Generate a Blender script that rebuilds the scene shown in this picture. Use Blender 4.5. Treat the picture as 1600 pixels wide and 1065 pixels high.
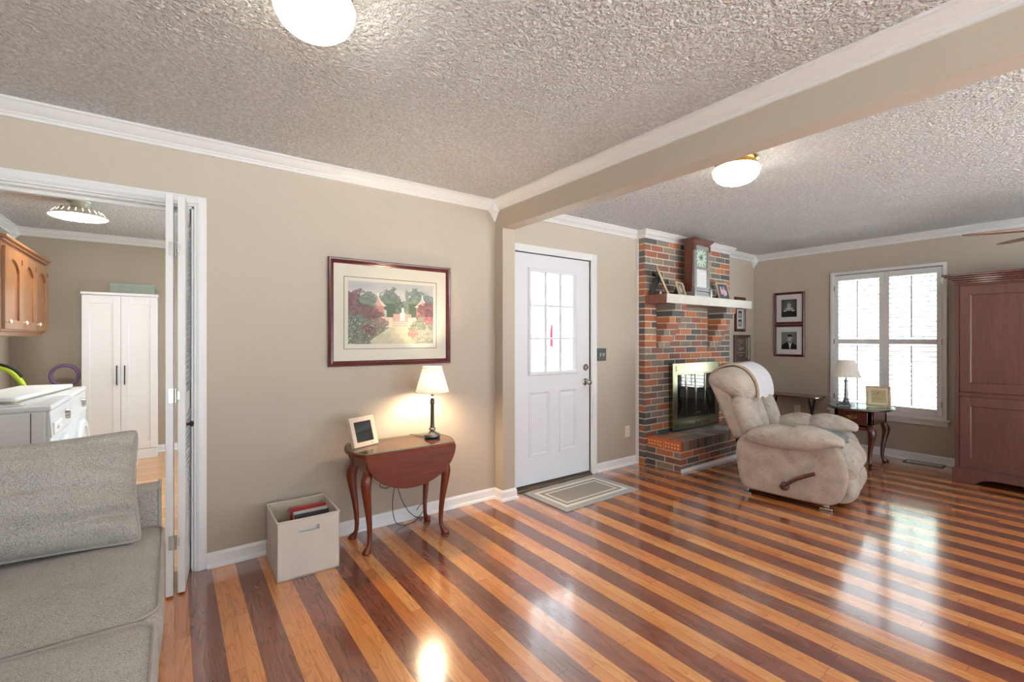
import bpy, bmesh, math, random
from math import sin, cos, pi, radians as R, sqrt, atan2
from mathutils import Vector, Matrix, noise

for o in list(bpy.data.objects):
    bpy.data.objects.remove(o)
SC = bpy.context.scene
COL = SC.collection

# ------------------------------------------------------------------ camera
CAM_H = 1.31
cam_d = bpy.data.cameras.new('camera')
cam_d.sensor_fit = 'HORIZONTAL'
cam_d.sensor_width = 36.0
cam_d.lens = 36.0 * 723.0 / 1600.0
cam_d.shift_y = -4.5 / 1600.0
cam_d.clip_start = 0.05
cam = bpy.data.objects.new('camera', cam_d)
COL.objects.link(cam)
cam.location = (0, 0, CAM_H)
cam.rotation_euler = (R(90), 0, R(53.75 - 90))
SC.camera = cam

# ------------------------------------------------------------------ light set-up
SC.view_settings.view_transform = 'Standard'
SC.view_settings.look = 'None'
SC.view_settings.gamma = 1.0
SC.view_settings.use_curve_mapping = False
SC.view_settings.exposure = 0.08
SKY_STRENGTH = 3.6
SKY_COLOR = (0.80, 0.92, 1.0, 1)
SUN_STRENGTH = 56.0
GLOBE_EMIT = 28.0
LAMP_EMIT = 900.0
world = bpy.data.worlds.new('overcast_sky')
SC.world = world
world.use_nodes = True
bgn = world.node_tree.nodes['Background']
bgn.inputs[0].default_value = SKY_COLOR
bgn.inputs[1].default_value = SKY_STRENGTH
SC.cycles.use_denoising = True
SC.cycles.max_bounces = 10
SC.cycles.diffuse_bounces = 6
SC.cycles.glossy_bounces = 5
SC.cycles.transparent_max_bounces = 16
SC.cycles.sample_clamp_indirect = 6.0
SC.cycles.caustics_reflective = False
SC.cycles.caustics_refractive = False


def sky_portal(loc, rot, sx, sy):
    l = bpy.data.lights.new('sky_portal', 'AREA')
    l.shape = 'RECTANGLE'
    l.size = sx
    l.size_y = sy
    l.cycles.is_portal = True
    o = bpy.data.objects.new('sky_portal', l)
    o.location = loc
    o.rotation_euler = rot
    COL.objects.link(o)


sun_d = bpy.data.lights.new('sun', 'SUN')
sun_d.energy = SUN_STRENGTH
sun_d.angle = R(3)
sun_d.color = (0.84, 0.94, 1.0)
sun = bpy.data.objects.new('sun', sun_d)
COL.objects.link(sun)
# high sun over the end of the house, raking along the added rear openings without entering far
sun.rotation_euler = Vector((cos(R(58)) * 0.94, cos(R(58)) * 0.34, -sin(R(58)))).to_track_quat('-Z', 'Y').to_euler()

# portals sit in the window openings, mostly added ones, to help sample the sky
sky_portal((0.1, -2.72, 1.30), (R(90), 0, 0), 4.2, 1.9)
sky_portal((4.35, -2.72, 1.175), (R(90), 0, 0), 3.5, 2.15)
sky_portal((1.47, 5.05, 1.225), (R(90), 0, R(90)), 2.7, 2.05)
sky_portal((6.60, 1.71, 1.28), (R(90), 0, R(90)), 1.04, 1.56)

# ------------------------------------------------------------------ materials


def lin(c):
    def f(v):
        v /= 255.0
        return v / 12.92 if v <= 0.04045 else ((v + 0.055) / 1.055) ** 2.4
    return (f(c[0]), f(c[1]), f(c[2]), 1.0)


class NT:
    def __init__(s, name):
        s.m = bpy.data.materials.new(name)
        s.m.use_nodes = True
        s.t = s.m.node_tree
        s.p = s.t.nodes['Principled BSDF']
        s.out = s.t.nodes['Material Output']

    def n(s, typ, **kw):
        nd = s.t.nodes.new(typ)
        for k, v in kw.items():
            setattr(nd, k, v)
        return nd

    def put(s, sock, v):
        if hasattr(v, 'is_output'):
            s.t.links.new(v, sock)
        else:
            sock.default_value = v

    def math(s, op, a, b=0.0, c=0.0):
        nd = s.n('ShaderNodeMath', operation=op)
        for i, v in enumerate((a, b, c)):
            s.put(nd.inputs[i], v)
        return nd.outputs[0]

    def xyz(s, a, b, c):
        nd = s.n('ShaderNodeCombineXYZ')
        for i, v in enumerate((a, b, c)):
            s.put(nd.inputs[i], v)
        return nd.outputs[0]

    def coord(s, scale=None):
        tc = s.n('ShaderNodeTexCoord').outputs['Object']
        if scale is None:
            return tc
        mp = s.n('ShaderNodeMapping')
        s.put(mp.inputs['Vector'], tc)
        mp.inputs['Scale'].default_value = scale
        return mp.outputs[0]

    def noise(s, vec, scale, detail=3.0, rough=0.5, dist=0.0):
        nd = s.n('ShaderNodeTexNoise')
        s.put(nd.inputs['Vector'], vec)
        nd.inputs['Scale'].default_value = scale
        nd.inputs['Detail'].default_value = detail
        nd.inputs['Roughness'].default_value = rough
        nd.inputs['Distortion'].default_value = dist
        return nd.outputs['Fac']

    def ramp(s, fac, stops, interp='LINEAR'):
        nd = s.n('ShaderNodeValToRGB')
        nd.color_ramp.interpolation = interp
        e = nd.color_ramp.elements
        while len(e) < len(stops):
            e.new(0.5)
        for i, (p, c) in enumerate(stops):
            e[i].position = p
            e[i].color = c
        s.put(nd.inputs[0], fac)
        return nd.outputs[0]

    def mix(s, fac, a, b, blend='MIX'):
        nd = s.n('ShaderNodeMix', data_type='RGBA', blend_type=blend)
        s.put(nd.inputs[0], fac)
        s.put(nd.inputs[6], a)
        s.put(nd.inputs[7], b)
        return nd.outputs[2]

    def bump(s, h, strength, dist):
        nd = s.n('ShaderNodeBump')
        nd.inputs['Strength'].default_value = strength
        nd.inputs['Distance'].default_value = dist
        s.put(nd.inputs['Height'], h)
        s.t.links.new(nd.outputs[0], s.p.inputs['Normal'])

    def fin(s, color=None, rough=None, metal=None, spec=None, coat=None):
        if color is not None:
            s.put(s.p.inputs['Base Color'], color)
        if rough is not None:
            s.put(s.p.inputs['Roughness'], rough)
        if metal is not None:
            s.p.inputs['Metallic'].default_value = metal
        if spec is not None:
            s.p.inputs['Specular IOR Level'].default_value = spec
        if coat is not None:
            s.p.inputs['Coat Weight'].default_value = coat
            s.p.inputs['Coat Roughness'].default_value = 0.08
        return s.m


def paint(name, rgb, rough=0.5, var=0.03, bump=0.0, scale=30.0, metal=0.0, spec=0.5):
    t = NT(name)
    c = lin(rgb)
    f = t.noise(t.coord(), scale, 3)
    lo = tuple(v * (1 - var) for v in c[:3]) + (1,)
    hi = tuple(min(1, v * (1 + var)) for v in c[:3]) + (1,)
    col = t.ramp(f, [(0.3, lo), (0.7, hi)])
    if bump:
        t.bump(f, bump, 0.002)
    return t.fin(col, rough, metal, spec)


def wood(name, a, b, rough=0.3, axis='Z', scale=1.0, coat=0.3, spec=0.5):
    t = NT(name)
    sc = {'X': (1.2, 14, 14), 'Y': (14, 1.2, 14), 'Z': (14, 14, 1.2)}[axis]
    v = t.coord(tuple(k * scale for k in sc))
    f = t.noise(v, 2.2, 5, 0.6, 1.2)
    g = t.noise(v, 11.0, 3, 0.6, 0.3)
    h = t.math('ADD', t.math('MULTIPLY', f, 0.7), t.math('MULTIPLY', g, 0.3))
    col = t.ramp(h, [(0.32, lin(a)), (0.68, lin(b))])
    return t.fin(col, rough, 0, spec, coat)


def fabric(name, a, b, scale=260.0, bump=0.5, rough=0.95, big=0.25, speck=None, wrinkle=0.0, bd=0.003):
    t = NT(name)
    co = t.coord()
    f = t.noise(co, scale, 2, 0.7)
    g = t.noise(co, 9.0, 3, 0.5)
    h = t.math('ADD', t.math('MULTIPLY', f, 1 - big), t.math('MULTIPLY', g, big))
    st = [(0.36, lin(a)), (0.62, lin(b))]
    if speck:
        st = [(0.30, lin(speck)), (0.42, lin(a)), (0.60, lin(b))]
    col = t.ramp(h, st)
    hh = f
    if wrinkle:
        w = t.noise(t.coord((1, 1, 1.6)), 16.0, 3, 0.5, 0.6)
        hh = t.math('ADD', f, t.math('MULTIPLY', w, wrinkle))
    t.bump(hh, bump, bd)
    t.p.inputs['Sheen Weight'].default_value = 0.15
    return t.fin(col, rough, 0, 0.2)


def glow(name, rgb, strength, base=(245, 245, 240)):
    t = NT(name)
    t.p.inputs['Emission Color'].default_value = lin(rgb)
    t.p.inputs['Emission Strength'].default_value = strength
    return t.fin(lin(base), 0.3)


def clear_glass(name, tint=(1, 1, 1, 1), gloss_min=0.04, rough=0.0, fres=1.0):
    t = NT(name)
    tr = t.n('ShaderNodeBsdfTransparent')
    tr.inputs[0].default_value = tint
    gl = t.n('ShaderNodeBsdfGlossy')
    gl.inputs['Roughness'].default_value = rough
    fr = t.n('ShaderNodeFresnel')
    fr.inputs[0].default_value = 1.5
    fac = t.math('MAXIMUM', t.math('MULTIPLY', fr.outputs[0], fres), gloss_min)
    bf = t.n('ShaderNodeNewGeometry').outputs['Backfacing']
    fac = t.math('MULTIPLY', fac, t.math('SUBTRACT', 1.0, bf))
    mx = t.n('ShaderNodeMixShader')
    t.put(mx.inputs[0], fac)
    t.t.links.new(tr.outputs[0], mx.inputs[1])
    t.t.links.new(gl.outputs[0], mx.inputs[2])
    t.t.links.new(mx.outputs[0], t.out.inputs[0])
    return t.m


def floor_mat():
    t = NT('striped_hardwood')
    sp = t.n('ShaderNodeSeparateXYZ')
    t.put(sp.inputs[0], t.coord())
    X, Y = sp.outputs[0], sp.outputs[1]
    u = t.math('DIVIDE', t.math('SUBTRACT', X, 0.064), 0.057)
    board = t.math('FLOOR', u)
    fu = t.math('FRACT', u)
    stripe = t.math('FLOOR', t.math('DIVIDE', t.math('SUBTRACT', X, 0.064), 0.114))
    par = t.math('MULTIPLY', t.math('FRACT', t.math('MULTIPLY', stripe, 0.5)), 2.0)
    par = t.math('ROUND', par)             # 0 dark, 1 light
    wn = t.n('ShaderNodeTexWhiteNoise', noise_dimensions='2D')
    t.put(wn.inputs['Vector'], t.xyz(board, 3.7, 0))
    v = t.math('DIVIDE', t.math('ADD', Y, t.math('MULTIPLY', wn.outputs[0], 7.0)), 0.82)
    seg = t.math('FLOOR', v)
    fv = t.math('FRACT', v)
    wn2 = t.n('ShaderNodeTexWhiteNoise', noise_dimensions='2D')
    t.put(wn2.inputs['Vector'], t.xyz(board, seg, 0))
    rnd = wn2.outputs[0]
    light = t.ramp(rnd, [(0.0, lin((200, 124, 70))), (0.35, lin((226, 156, 92))), (0.7, lin((212, 134, 80))), (1.0, lin((236, 172, 108)))])
    dark = t.ramp(rnd, [(0.0, lin((118, 64, 50))), (0.4, lin((146, 86, 66))), (0.75, lin((130, 78, 62))), (1.0, lin((158, 96, 74)))])
    # cathedral grain, different on every plank
    gv = t.xyz(t.math('MULTIPLY', X, 9.0), t.math('ADD', t.math('MULTIPLY', Y, 0.9), t.math('MULTIPLY', rnd, 37.0)), t.math('MULTIPLY', rnd, 19.0))
    n1 = t.noise(gv, 1.6, 2, 0.5, 0.4)
    rings = t.math('FRACT', t.math('MULTIPLY', n1, 11.0))
    rings = t.math('POWER', rings, 3.0)
    n2 = t.noise(t.xyz(t.math('MULTIPLY', X, 220.0), t.math('MULTIPLY', Y, 7.0), rnd), 1.0, 3, 0.6)
    grain = t.math('ADD', t.math('MULTIPLY', rings, 0.42), t.math('MULTIPLY', n2, 0.30))
    col = t.mix(par, dark, light)
    gcol = t.mix(par, lin((62, 30, 24)), lin((150, 78, 34)))
    col = t.mix(grain, col, gcol)
    # seams
    ed = t.math('MINIMUM', fu, t.math('SUBTRACT', 1.0, fu))
    s1 = t.math('LESS_THAN', ed, 0.012)
    ev = t.math('MINIMUM', fv, t.math('SUBTRACT', 1.0, fv))
    s2 = t.math('LESS_THAN', ev, 0.0012)
    seam = t.math('MAXIMUM', s1, s2)
    col = t.mix(t.math('MULTIPLY', seam, 0.6), col, lin((50, 26, 18)))
    cup = t.math('POWER', t.math('MULTIPLY', t.math('ABSOLUTE', t.math('SUBTRACT', fu, 0.5)), 2.0), 4.0)
    wav = t.noise(t.xyz(t.math('MULTIPLY', X, 3.0), t.math('MULTIPLY', Y, 1.0), 0), 2.0, 2)
    hgt = t.math('SUBTRACT', t.math('ADD', t.math('MULTIPLY', wav, 0.5), t.math('MULTIPLY', rnd, 0.25)),
                 t.math('ADD', t.math('MULTIPLY', cup, 0.35), t.math('MULTIPLY', grain, 0.10)))
    t.bump(hgt, 0.16, 0.0016)
    rg = t.math('ADD', 0.13, t.math('MULTIPLY', n2, 0.10))
    t.fin(col, rg, 0, 0.5)
    t.p.inputs['Coat Weight'].default_value = 1.0
    t.p.inputs['Coat Roughness'].default_value = 0.13
    t.p.inputs['Coat IOR'].default_value = 1.75
    return t.m


def popcorn_mat():
    t = NT('popcorn_ceiling')
    co = t.coord()
    a = t.noise(co, 56.0, 3, 0.55, 0.8)
    b = t.noise(co, 21.0, 2, 0.5)
    vo = t.n('ShaderNodeTexVoronoi', feature='SMOOTH_F1')
    t.put(vo.inputs['Vector'], co)
    vo.inputs['Scale'].default_value = 66.0
    aa = t.ramp(a, [(0.42, (0, 0, 0, 1)), (0.62, (1, 1, 1, 1))])
    h = t.math('ADD', t.math('MULTIPLY', aa, 0.9),
               t.math('ADD', t.math('MULTIPLY', b, 0.6), t.math('MULTIPLY', vo.outputs[0], -0.6)))
    t.bump(h, 0.9, 0.024)
    col = t.ramp(a, [(0.38, lin((226, 227, 228))), (0.62, lin((252, 252, 252)))])  # low spots of the texture coloured darker, in place of crevice shade
    return t.fin(col, 0.9, 0, 0.1)


def tile_mat():
    t = NT('tan_floor_tile')
    br = t.n('ShaderNodeTexBrick')
    t.put(br.inputs['Vector'], t.coord())
    br.offset = 0.0
    br.inputs['Color1'].default_value = lin((206, 158, 116))
    br.inputs['Color2'].default_value = lin((194, 146, 104))
    br.inputs['Mortar'].default_value = lin((222, 200, 176))
    br.inputs['Scale'].default_value = 1.0
    br.inputs['Mortar Size'].default_value = 0.006
    br.inputs['Brick Width'].default_value = 0.30
    br.inputs['Row Height'].default_value = 0.30
    return t.fin(br.outputs['Color'], 0.25)


def brick_mat(name, rough=0.8):
    t = NT(name)
    g = t.n('ShaderNodeNewGeometry')
    ri = g.outputs['Random Per Island']
    base = t.ramp(ri, [(0.0, lin((186, 112, 76))), (0.13, lin((164, 98, 76))), (0.25, lin((200, 124, 82))), (0.36, lin((140, 96, 82))),
                       (0.47, lin((108, 106, 104))), (0.60, lin((132, 124, 116))), (0.73, lin((84, 88, 94))), (0.87, lin((150, 134, 120)))], 'CONSTANT')
    n1 = t.noise(t.coord(), 24.0, 4, 0.6)
    n2 = t.noise(t.coord(), 150.0, 2, 0.6)
    col = t.mix(t.math('MULTIPLY', n1, 0.45), base, lin((104, 84, 74)))
    col = t.mix(t.math('MULTIPLY', n2, 0.25), col, lin((60, 44, 38)))
    t.bump(n2, 0.4, 0.003)
    return t.fin(col, rough, 0, 0.3)


def picture_mat(name, rough=0.5):
    t = NT(name)
    at = t.n('ShaderNodeAttribute', attribute_name='Col')
    return t.fin(at.outputs['Color'], rough, 0, 0.3)


def rug_mat():
    t = NT('grey_mat_weave')
    sp = t.n('ShaderNodeSeparateXYZ')
    t.put(sp.inputs[0], t.coord())
    dx = t.math('SUBTRACT', 0.43, t.math('ABSOLUTE', sp.outputs[0]))
    dy = t.math('SUBTRACT', 0.262, t.math('ABSOLUTE', sp.outputs[1]))
    d = t.math('MINIMUM', dx, dy)

    def band(a, b):
        return t.math('MULTIPLY', t.math('GREATER_THAN', d, a), t.math('LESS_THAN', d, b))
    w = t.math('MAXIMUM', band(0.062, 0.094), band(0.126, 0.144))
    n = t.noise(t.coord(), 240.0, 2)
    g = t.ramp(n, [(0.3, lin((142, 136, 128))), (0.7, lin((172, 167, 160)))])
    outer = t.ramp(n, [(0.3, lin((158, 160, 160))), (0.7, lin((182, 184, 184)))])
    col = t.mix(t.math('LESS_THAN', d, 0.07), g, outer)
    col = t.mix(w, col, lin((228, 226, 220)))
    t.bump(n, 0.5, 0.003)
    return t.fin(col, 0.95, 0, 0.1)


M = {}
M['wall'] = paint('greige_wall_paint', (178, 166, 152), 0.6, 0.012, 0.15, 120, spec=0.3)
M['wall_laundry'] = paint('laundry_wall_paint', (172, 160, 144), 0.6, 0.012, 0.15, 120, spec=0.3)
M['trim'] = paint('white_trim_paint', (236, 238, 240), 0.35, 0.01, 0.03, 40)
M['door'] = paint('white_door_paint', (232, 236, 242), 0.38, 0.01, 0.04, 60)
M['white'] = paint('white_satin', (238, 239, 240), 0.35, 0.01)
M['applwhite'] = paint('white_enamel', (226, 230, 234), 0.22, 0.008)
M['floor'] = floor_mat()
M['ceiling'] = popcorn_mat()
M['tile'] = tile_mat()
M['brick'] = brick_mat('mixed_red_grey_brick')
M['hearthbrick'] = brick_mat('hearth_brick', 0.45)
M['orange_brick'] = paint('orange_brick', (196, 98, 52), 0.8, 0.12, 0.4, 80)
M['core'] = paint('mortar_filled_core', (224, 186, 132), 0.9, 0.1, 0.3, 120)
M['mortar'] = paint('pale_mortar', (206, 194, 176), 0.95, 0.06, 0.4, 160)
M['mantelwood'] = wood('mantel_brown_wood', (96, 52, 36), (132, 76, 54), 0.4, 'X')
M['mantel_glare'] = paint('mantel_front_glare', (218, 214, 204), 0.35, 0.08, 0.1, 14)  # window glare on the stained mantel front, put into the colour
M['cherry'] = wood('cherry_wood', (84, 30, 12), (122, 50, 22), 0.28, 'X', 1.0, 0.05, 0.25)
M['cherryleg'] = wood('cherry_leg_wood', (84, 30, 15), (128, 54, 26), 0.2, 'Z', 1.0, 0.2, 0.35)
M['darkcherry'] = wood('dark_cherry_wood', (68, 30, 26), (96, 46, 38), 0.2, 'Z', 1.0, 0.5)
M['armoire'] = wood('armoire_wood', (84, 51, 45), (106, 68, 60), 0.45, 'Z', 0.8, 0.05)
M['clockwood'] = wood('clock_wood', (78, 38, 26), (108, 58, 40), 0.25, 'Z', 1.2, 0.4)
M['clock_glare'] = wood('clock_wood_glare', (112, 108, 108), (146, 142, 142), 0.25, 'Z', 1.2, 0.4)  # grey of the clock front is window glare painted into the wood colour
M['oak'] = wood('honey_oak', (118, 74, 40), (150, 100, 58), 0.3, 'Z', 1.0, 0.3)
M['frame_red'] = wood('mahogany_frame', (62, 16, 18), (92, 26, 28), 0.22, 'X', 1.0, 0.2)
M['frame_dark'] = wood('dark_brown_frame', (58, 36, 32), (84, 52, 44), 0.25, 'Z', 1.0, 0.3)
M['frame_gold'] = wood('pale_gold_frame', (176, 148, 108), (206, 182, 142), 0.35, 'Z', 1.0, 0.1)
M['frame_tan'] = paint('pale_taupe_frame', (196, 180, 166), 0.35, 0.04)
M['mat_board'] = paint('ivory_mat_board', (228, 226, 212), 0.8, 0.01)
M['mat_white'] = paint('white_mat_board', (226, 228, 228), 0.8, 0.01)
M['pic'] = picture_mat('printed_picture')
M['picg'] = picture_mat('glossy_photo', 0.15)
M['glass'] = clear_glass('clear_window_glass')
M['glass_pic'] = clear_glass('picture_glazing', (0.98, 0.98, 0.98, 1), 0.0, 0.06, 0.12)
M['glass_top'] = clear_glass('tabletop_glass', (0.90, 0.96, 0.94, 1), 0.06, 0.02)
M['glass_edge'] = paint('green_glass_edge', (94, 132, 112), 0.1, 0.05)
M['sofa'] = fabric('grey_tweed', (150, 145, 138), (188, 184, 177), 300, 0.7, 0.95, 0.12, (104, 101, 100), 0.9)
M['piping'] = fabric('tweed_piping', (146, 140, 133), (176, 171, 164), 400, 0.4)
M['velour'] = fabric('taupe_velour', (164, 153, 141), (198, 188, 176), 160, 0.6, 0.9, 0.5, None, 5.0, 0.008)
M['velour_side'] = fabric('taupe_velour_panel', (152, 138, 126), (184, 171, 159), 140, 0.35, 0.9, 0.5, None, 0.9)
M['towel'] = fabric('white_towel', (214, 214, 220), (238, 238, 242), 300, 0.5, 0.95, 0.2, None, 1.2)
M['towel_hem'] = fabric('towel_hem', (168, 142, 116), (190, 164, 138), 300, 0.3)
M['bluecloth'] = fabric('blue_grey_cloth', (88, 92, 100), (118, 122, 130), 220, 0.5, 0.95, 0.3, None, 1.0)
M['bin'] = fabric('pale_grey_linen', (196, 188, 180), (220, 213, 206), 420, 0.3, 0.95, 0.15)
M['binin'] = fabric('bin_lining', (176, 166, 146), (200, 190, 170), 420, 0.3, 0.95, 0.15)
M['rug'] = rug_mat()
M['rugedge'] = paint('mat_binding', (120, 112, 102), 0.9, 0.05)
M['black'] = paint('black_plastic', (26, 26, 28), 0.5, 0.1)
M['darkgrey'] = paint('dark_grey_plastic', (70, 72, 74), 0.5, 0.06)
M['bronze'] = paint('dark_bronze', (70, 62, 56), 0.3, 0.1, metal=0.7)
M['pewter'] = paint('pewter_metal', (122, 124, 128), 0.3, 0.06, metal=0.9)
M['nickel'] = paint('satin_nickel', (176, 172, 164), 0.22, 0.04, metal=1.0)
M['chrome'] = paint('chrome', (200, 202, 206), 0.12, 0.03, metal=1.0)
M['brass'] = paint('polished_brass', (196, 160, 88), 0.18, 0.06, metal=1.0)
M['fbrass'] = paint('antique_brass', (134, 132, 108), 0.22, 0.12, metal=1.0, scale=6)
M['darkglass'] = paint('dark_fire_glass', (22, 25, 28), 0.04, 0.1, spec=0.9)
M['firebox'] = paint('soot_black', (18, 17, 17), 0.9, 0.1)
M['vent'] = paint('bronze_vent', (112, 98, 78), 0.4, 0.08, metal=0.6)
M['globe_l'] = glow('lit_laundry_diffuser', (255, 252, 246), 60.0)
M['slotglow'] = glow('lit_slot', (255, 250, 240), 1.6)
M['globe'] = glow('lit_ceiling_globe', (255, 246, 230), GLOBE_EMIT)
M['frost'] = glow('lit_frosted_collar', (255, 240, 214), 5.0)
M['bulb'] = glow('lit_bulb', (255, 226, 186), LAMP_EMIT)
M['almond'] = paint('almond_plastic', (226, 218, 198), 0.4, 0.02)
M['creamlamp'] = paint('cream_enamel', (210, 206, 186), 0.4, 0.03)
M['red'] = paint('red_cover', (168, 36, 40), 0.4, 0.08)
M['paper'] = paint('white_paper', (226, 224, 220), 0.6, 0.05, scale=12)
M['parchment'] = paint('parchment', (206, 190, 146), 0.7, 0.06, scale=12)
M['lime'] = paint('lime_plastic', (186, 206, 48), 0.4, 0.04)
M['purple'] = paint('purple_plastic', (118, 96, 136), 0.4, 0.04)
M['sage'] = paint('sage_card', (142, 152, 142), 0.7, 0.05)
M['beige'] = paint('beige_plastic', (206, 190, 160), 0.5, 0.04)
M['pink'] = paint('pink_ribbon', (206, 84, 108), 0.7, 0.1)
M['fanwood'] = wood('fan_blade_wood', (104, 60, 44), (136, 84, 62), 0.35, 'X')
M['hearthbook'] = paint('blue_green_cover', (138, 158, 158), 0.4, 0.15, scale=20)
M['bounce_ground'] = paint('pale_bounce_ground', (226, 224, 218), 0.9, 0.03, scale=3)  # ground colour made pale to bounce light up to the ceilings
M['leaf'] = paint('tree_leaves', (150, 172, 150), 0.6, 0.2, scale=3)
M['bark'] = paint('tree_bark', (112, 96, 80), 0.9, 0.2, scale=8)
M['siding'] = paint('pale_siding', (226, 224, 218), 0.7, 0.02)
M['porch'] = paint('porch_white', (238, 240, 240), 0.7, 0.01)
M['concrete'] = paint('porch_floor', (190, 188, 184), 0.9, 0.05)


def shade_mat():
    t = NT('pleated_lamp_shade')
    tr = t.n('ShaderNodeBsdfTranslucent')
    tr.inputs[0].default_value = lin((250, 244, 234))
    df = t.n('ShaderNodeBsdfDiffuse')
    df.inputs[0].default_value = lin((238, 232, 222))
    mx = t.n('ShaderNodeMixShader')
    mx.inputs[0].default_value = 0.012
    t.t.links.new(df.outputs[0], mx.inputs[1])
    t.t.links.new(tr.outputs[0], mx.inputs[2])
    t.t.links.new(mx.outputs[0], t.out.inputs[0])
    return t.m


M['shade'] = shade_mat()

# ------------------------------------------------------------------ mesh builder


class MB:
    def __init__(s):
        s.v, s.f, s.mi = [], [], []
        s.mats = []

    def _m(s, m):
        if m is None:
            m = s.mats[0] if s.mats else 'white'
        if m not in s.mats:
            s.mats.append(m)
        return s.mats.index(m)

    def add(s, vs, fs, m=None):
        k = len(s.v)
        i = s._m(m)
        s.v += [Vector(p) for p in vs]
        for f in fs:
            s.f.append([a + k for a in f])
            s.mi.append(i)
        return s

    def box(s, x0, x1, y0, y1, z0, z1, m=None, M4=None):
        vs = [Vector((x, y, z)) for z in (z0, z1) for y in (y0, y1) for x in (x0, x1)]
        if M4 is not None:
            vs = [M4 @ p for p in vs]
        return s.add(vs, [(0, 2, 3, 1), (4, 5, 7, 6), (0, 1, 5, 4), (2, 6, 7, 3), (0, 4, 6, 2), (1, 3, 7, 5)], m)

    def bar(s, p0, p1, w, h, m=None, up=(0, 0, 1)):
        p0, p1 = Vector(p0), Vector(p1)
        d = (p1 - p0)
        L = d.length
        d.normalize()
        a = d.cross(Vector(up))
        if a.length < 1e-5:
            a = d.cross(Vector((0, 1, 0)))
        a.normalize()
        b = a.cross(d)
        M4 = Matrix((a, d, b)).transposed().to_4x4()
        M4.translation = p0
        return s.box(-w / 2, w / 2, 0, L, -h / 2, h / 2, m, M4)

    def loft(s, rings, m=None, cap=True, closed=True):
        n = len(rings[0])
        vs, fs = [], []
        for r in rings:
            vs += r
        for i in range(len(rings) - 1):
            for j in range(n if closed else n - 1):
                a, b = i * n + j, i * n + (j + 1) % n
                fs.append((a, b, b + n, a + n))
        if cap and closed:
            fs.append(tuple(range(n - 1, -1, -1)))
            k = (len(rings) - 1) * n
            fs.append(tuple(range(k, k + n)))
        return s.add(vs, fs, m)

    def lathe(s, prof, m=None, seg=24, c=(0, 0, 0), sx=1.0, sy=1.0, ripple=0.0, rn=0, cap=True):
        rings = []
        for (r, z) in prof:
            ring = []
            for j in range(seg):
                a = 2 * pi * j / seg
                rr = r * (1 + (ripple * cos(rn * a) if ripple else 0))
                ring.append(Vector((c[0] + rr * cos(a) * sx, c[1] + rr * sin(a) * sy, c[2] + z)))
            rings.append(ring)
        return s.loft(rings, m, cap)

    def tube(s, pts, r, m=None, seg=10, cap=True):
        pts = [Vector(p) for p in pts]
        n = len(pts)
        rs = r if isinstance(r, (list, tuple)) else [r] * n
        rings = []
        ref = None
        for i, p in enumerate(pts):
            d = (pts[min(i + 1, n - 1)] - pts[max(i - 1, 0)]).normalized()
            if ref is None:
                ref = d.cross(Vector((0, 0, 1)))
                if ref.length < 0.05:
                    ref = d.cross(Vector((1, 0, 0)))
            ref = (ref - d * ref.dot(d)).normalized()
            b = d.cross(ref)
            rings.append([p + (ref * cos(2 * pi * j / seg) + b * sin(2 * pi * j / seg)) * rs[i] for j in range(seg)])
        return s.loft(rings, m, cap)

    def cyl(s, p0, p1, r0, r1=None, m=None, seg=20):
        return s.tube([p0, p1], [r0, r1 if r1 is not None else r0], m, seg)

    def prism(s, pts, axis, a, b, m=None):
        """extrude a 2D outline along an axis: 'X' (y,z), 'Y' (x,z), 'Z' (x,y)"""
        def P(p, k):
            return {'X': Vector((k, p[0], p[1])), 'Y': Vector((p[0], k, p[1])), 'Z': Vector((p[0], p[1], k))}[axis]
        n = len(pts)
        vs = [P(p, a) for p in pts] + [P(p, b) for p in pts]
        fs = [tuple(range(n)), tuple(range(2 * n - 1, n - 1, -1))]
        for i in range(n):
            j = (i + 1) % n
            fs.append((i, i + n, j + n, j))
        return s.add(vs, fs, m)

    def ball(s, c, rx, ry, rz, m=None, seg=20, rings=12, e=1.0):
        rr = []
        for i in range(rings + 1):
            t = -pi / 2 + pi * i / rings
            ct = max(cos(t), 0.02)
            row = []
            for j in range(seg):
                a = 2 * pi * j / seg
                ca, sa = cos(a), sin(a)
                f = lambda v: math.copysign(abs(v) ** e, v)
                row.append(Vector((c[0] + rx * f(ct) * f(ca), c[1] + ry * f(ct) * f(sa), c[2] + rz * f(sin(t)))))
            rr.append(row)
        return s.loft(rr, m)

    def molding(s, path, prof, m=None, closed=False):
        """sweep profile [(out, z)] along an XY polyline; 'out' is to the right of travel"""
        P = [Vector((p[0], p[1])) for p in path]
        n = len(P)
        rings = []
        for i in range(n):
            d0 = (P[i] - P[i - 1]).normalized() if i > 0 else (P[1] - P[0]).normalized()
            d1 = (P[i + 1] - P[i]).normalized() if i < n - 1 else d0
            n0, n1 = Vector((d0.y, -d0.x)), Vector((d1.y, -d1.x))
            k = (n0 + n1)
            k = k / max(k.dot(n0), 0.2)
            rings.append([Vector((P[i].x + k.x * o, P[i].y + k.y * o, z)) for o, z in prof])
        return s.loft(rings, m)

    def build(s, name, m=None, parent=None, world=False, bev=0.0, segs=2, smooth=35, sub=0, loc=None):
        if m is not None and not s.mats:
            s.mats = [m]
        if m is not None and s.mats == ['white'] and m != 'white':
            s.mats = [m]
        off = Vector((0, 0, 0))
        if world and parent is not None:
            q = parent
            while q is not None:
                off += q.location
                q = q.parent
        me = bpy.data.meshes.new(name)
        me.from_pydata([tuple(p - off) for p in s.v], [], s.f)
        bm = bmesh.new()
        bm.from_mesh(me)
        for f, i in zip(bm.faces, s.mi):
            f.material_index = i
        bmesh.ops.recalc_face_normals(bm, faces=bm.faces)
        bm.to_mesh(me)
        bm.free()
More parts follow.
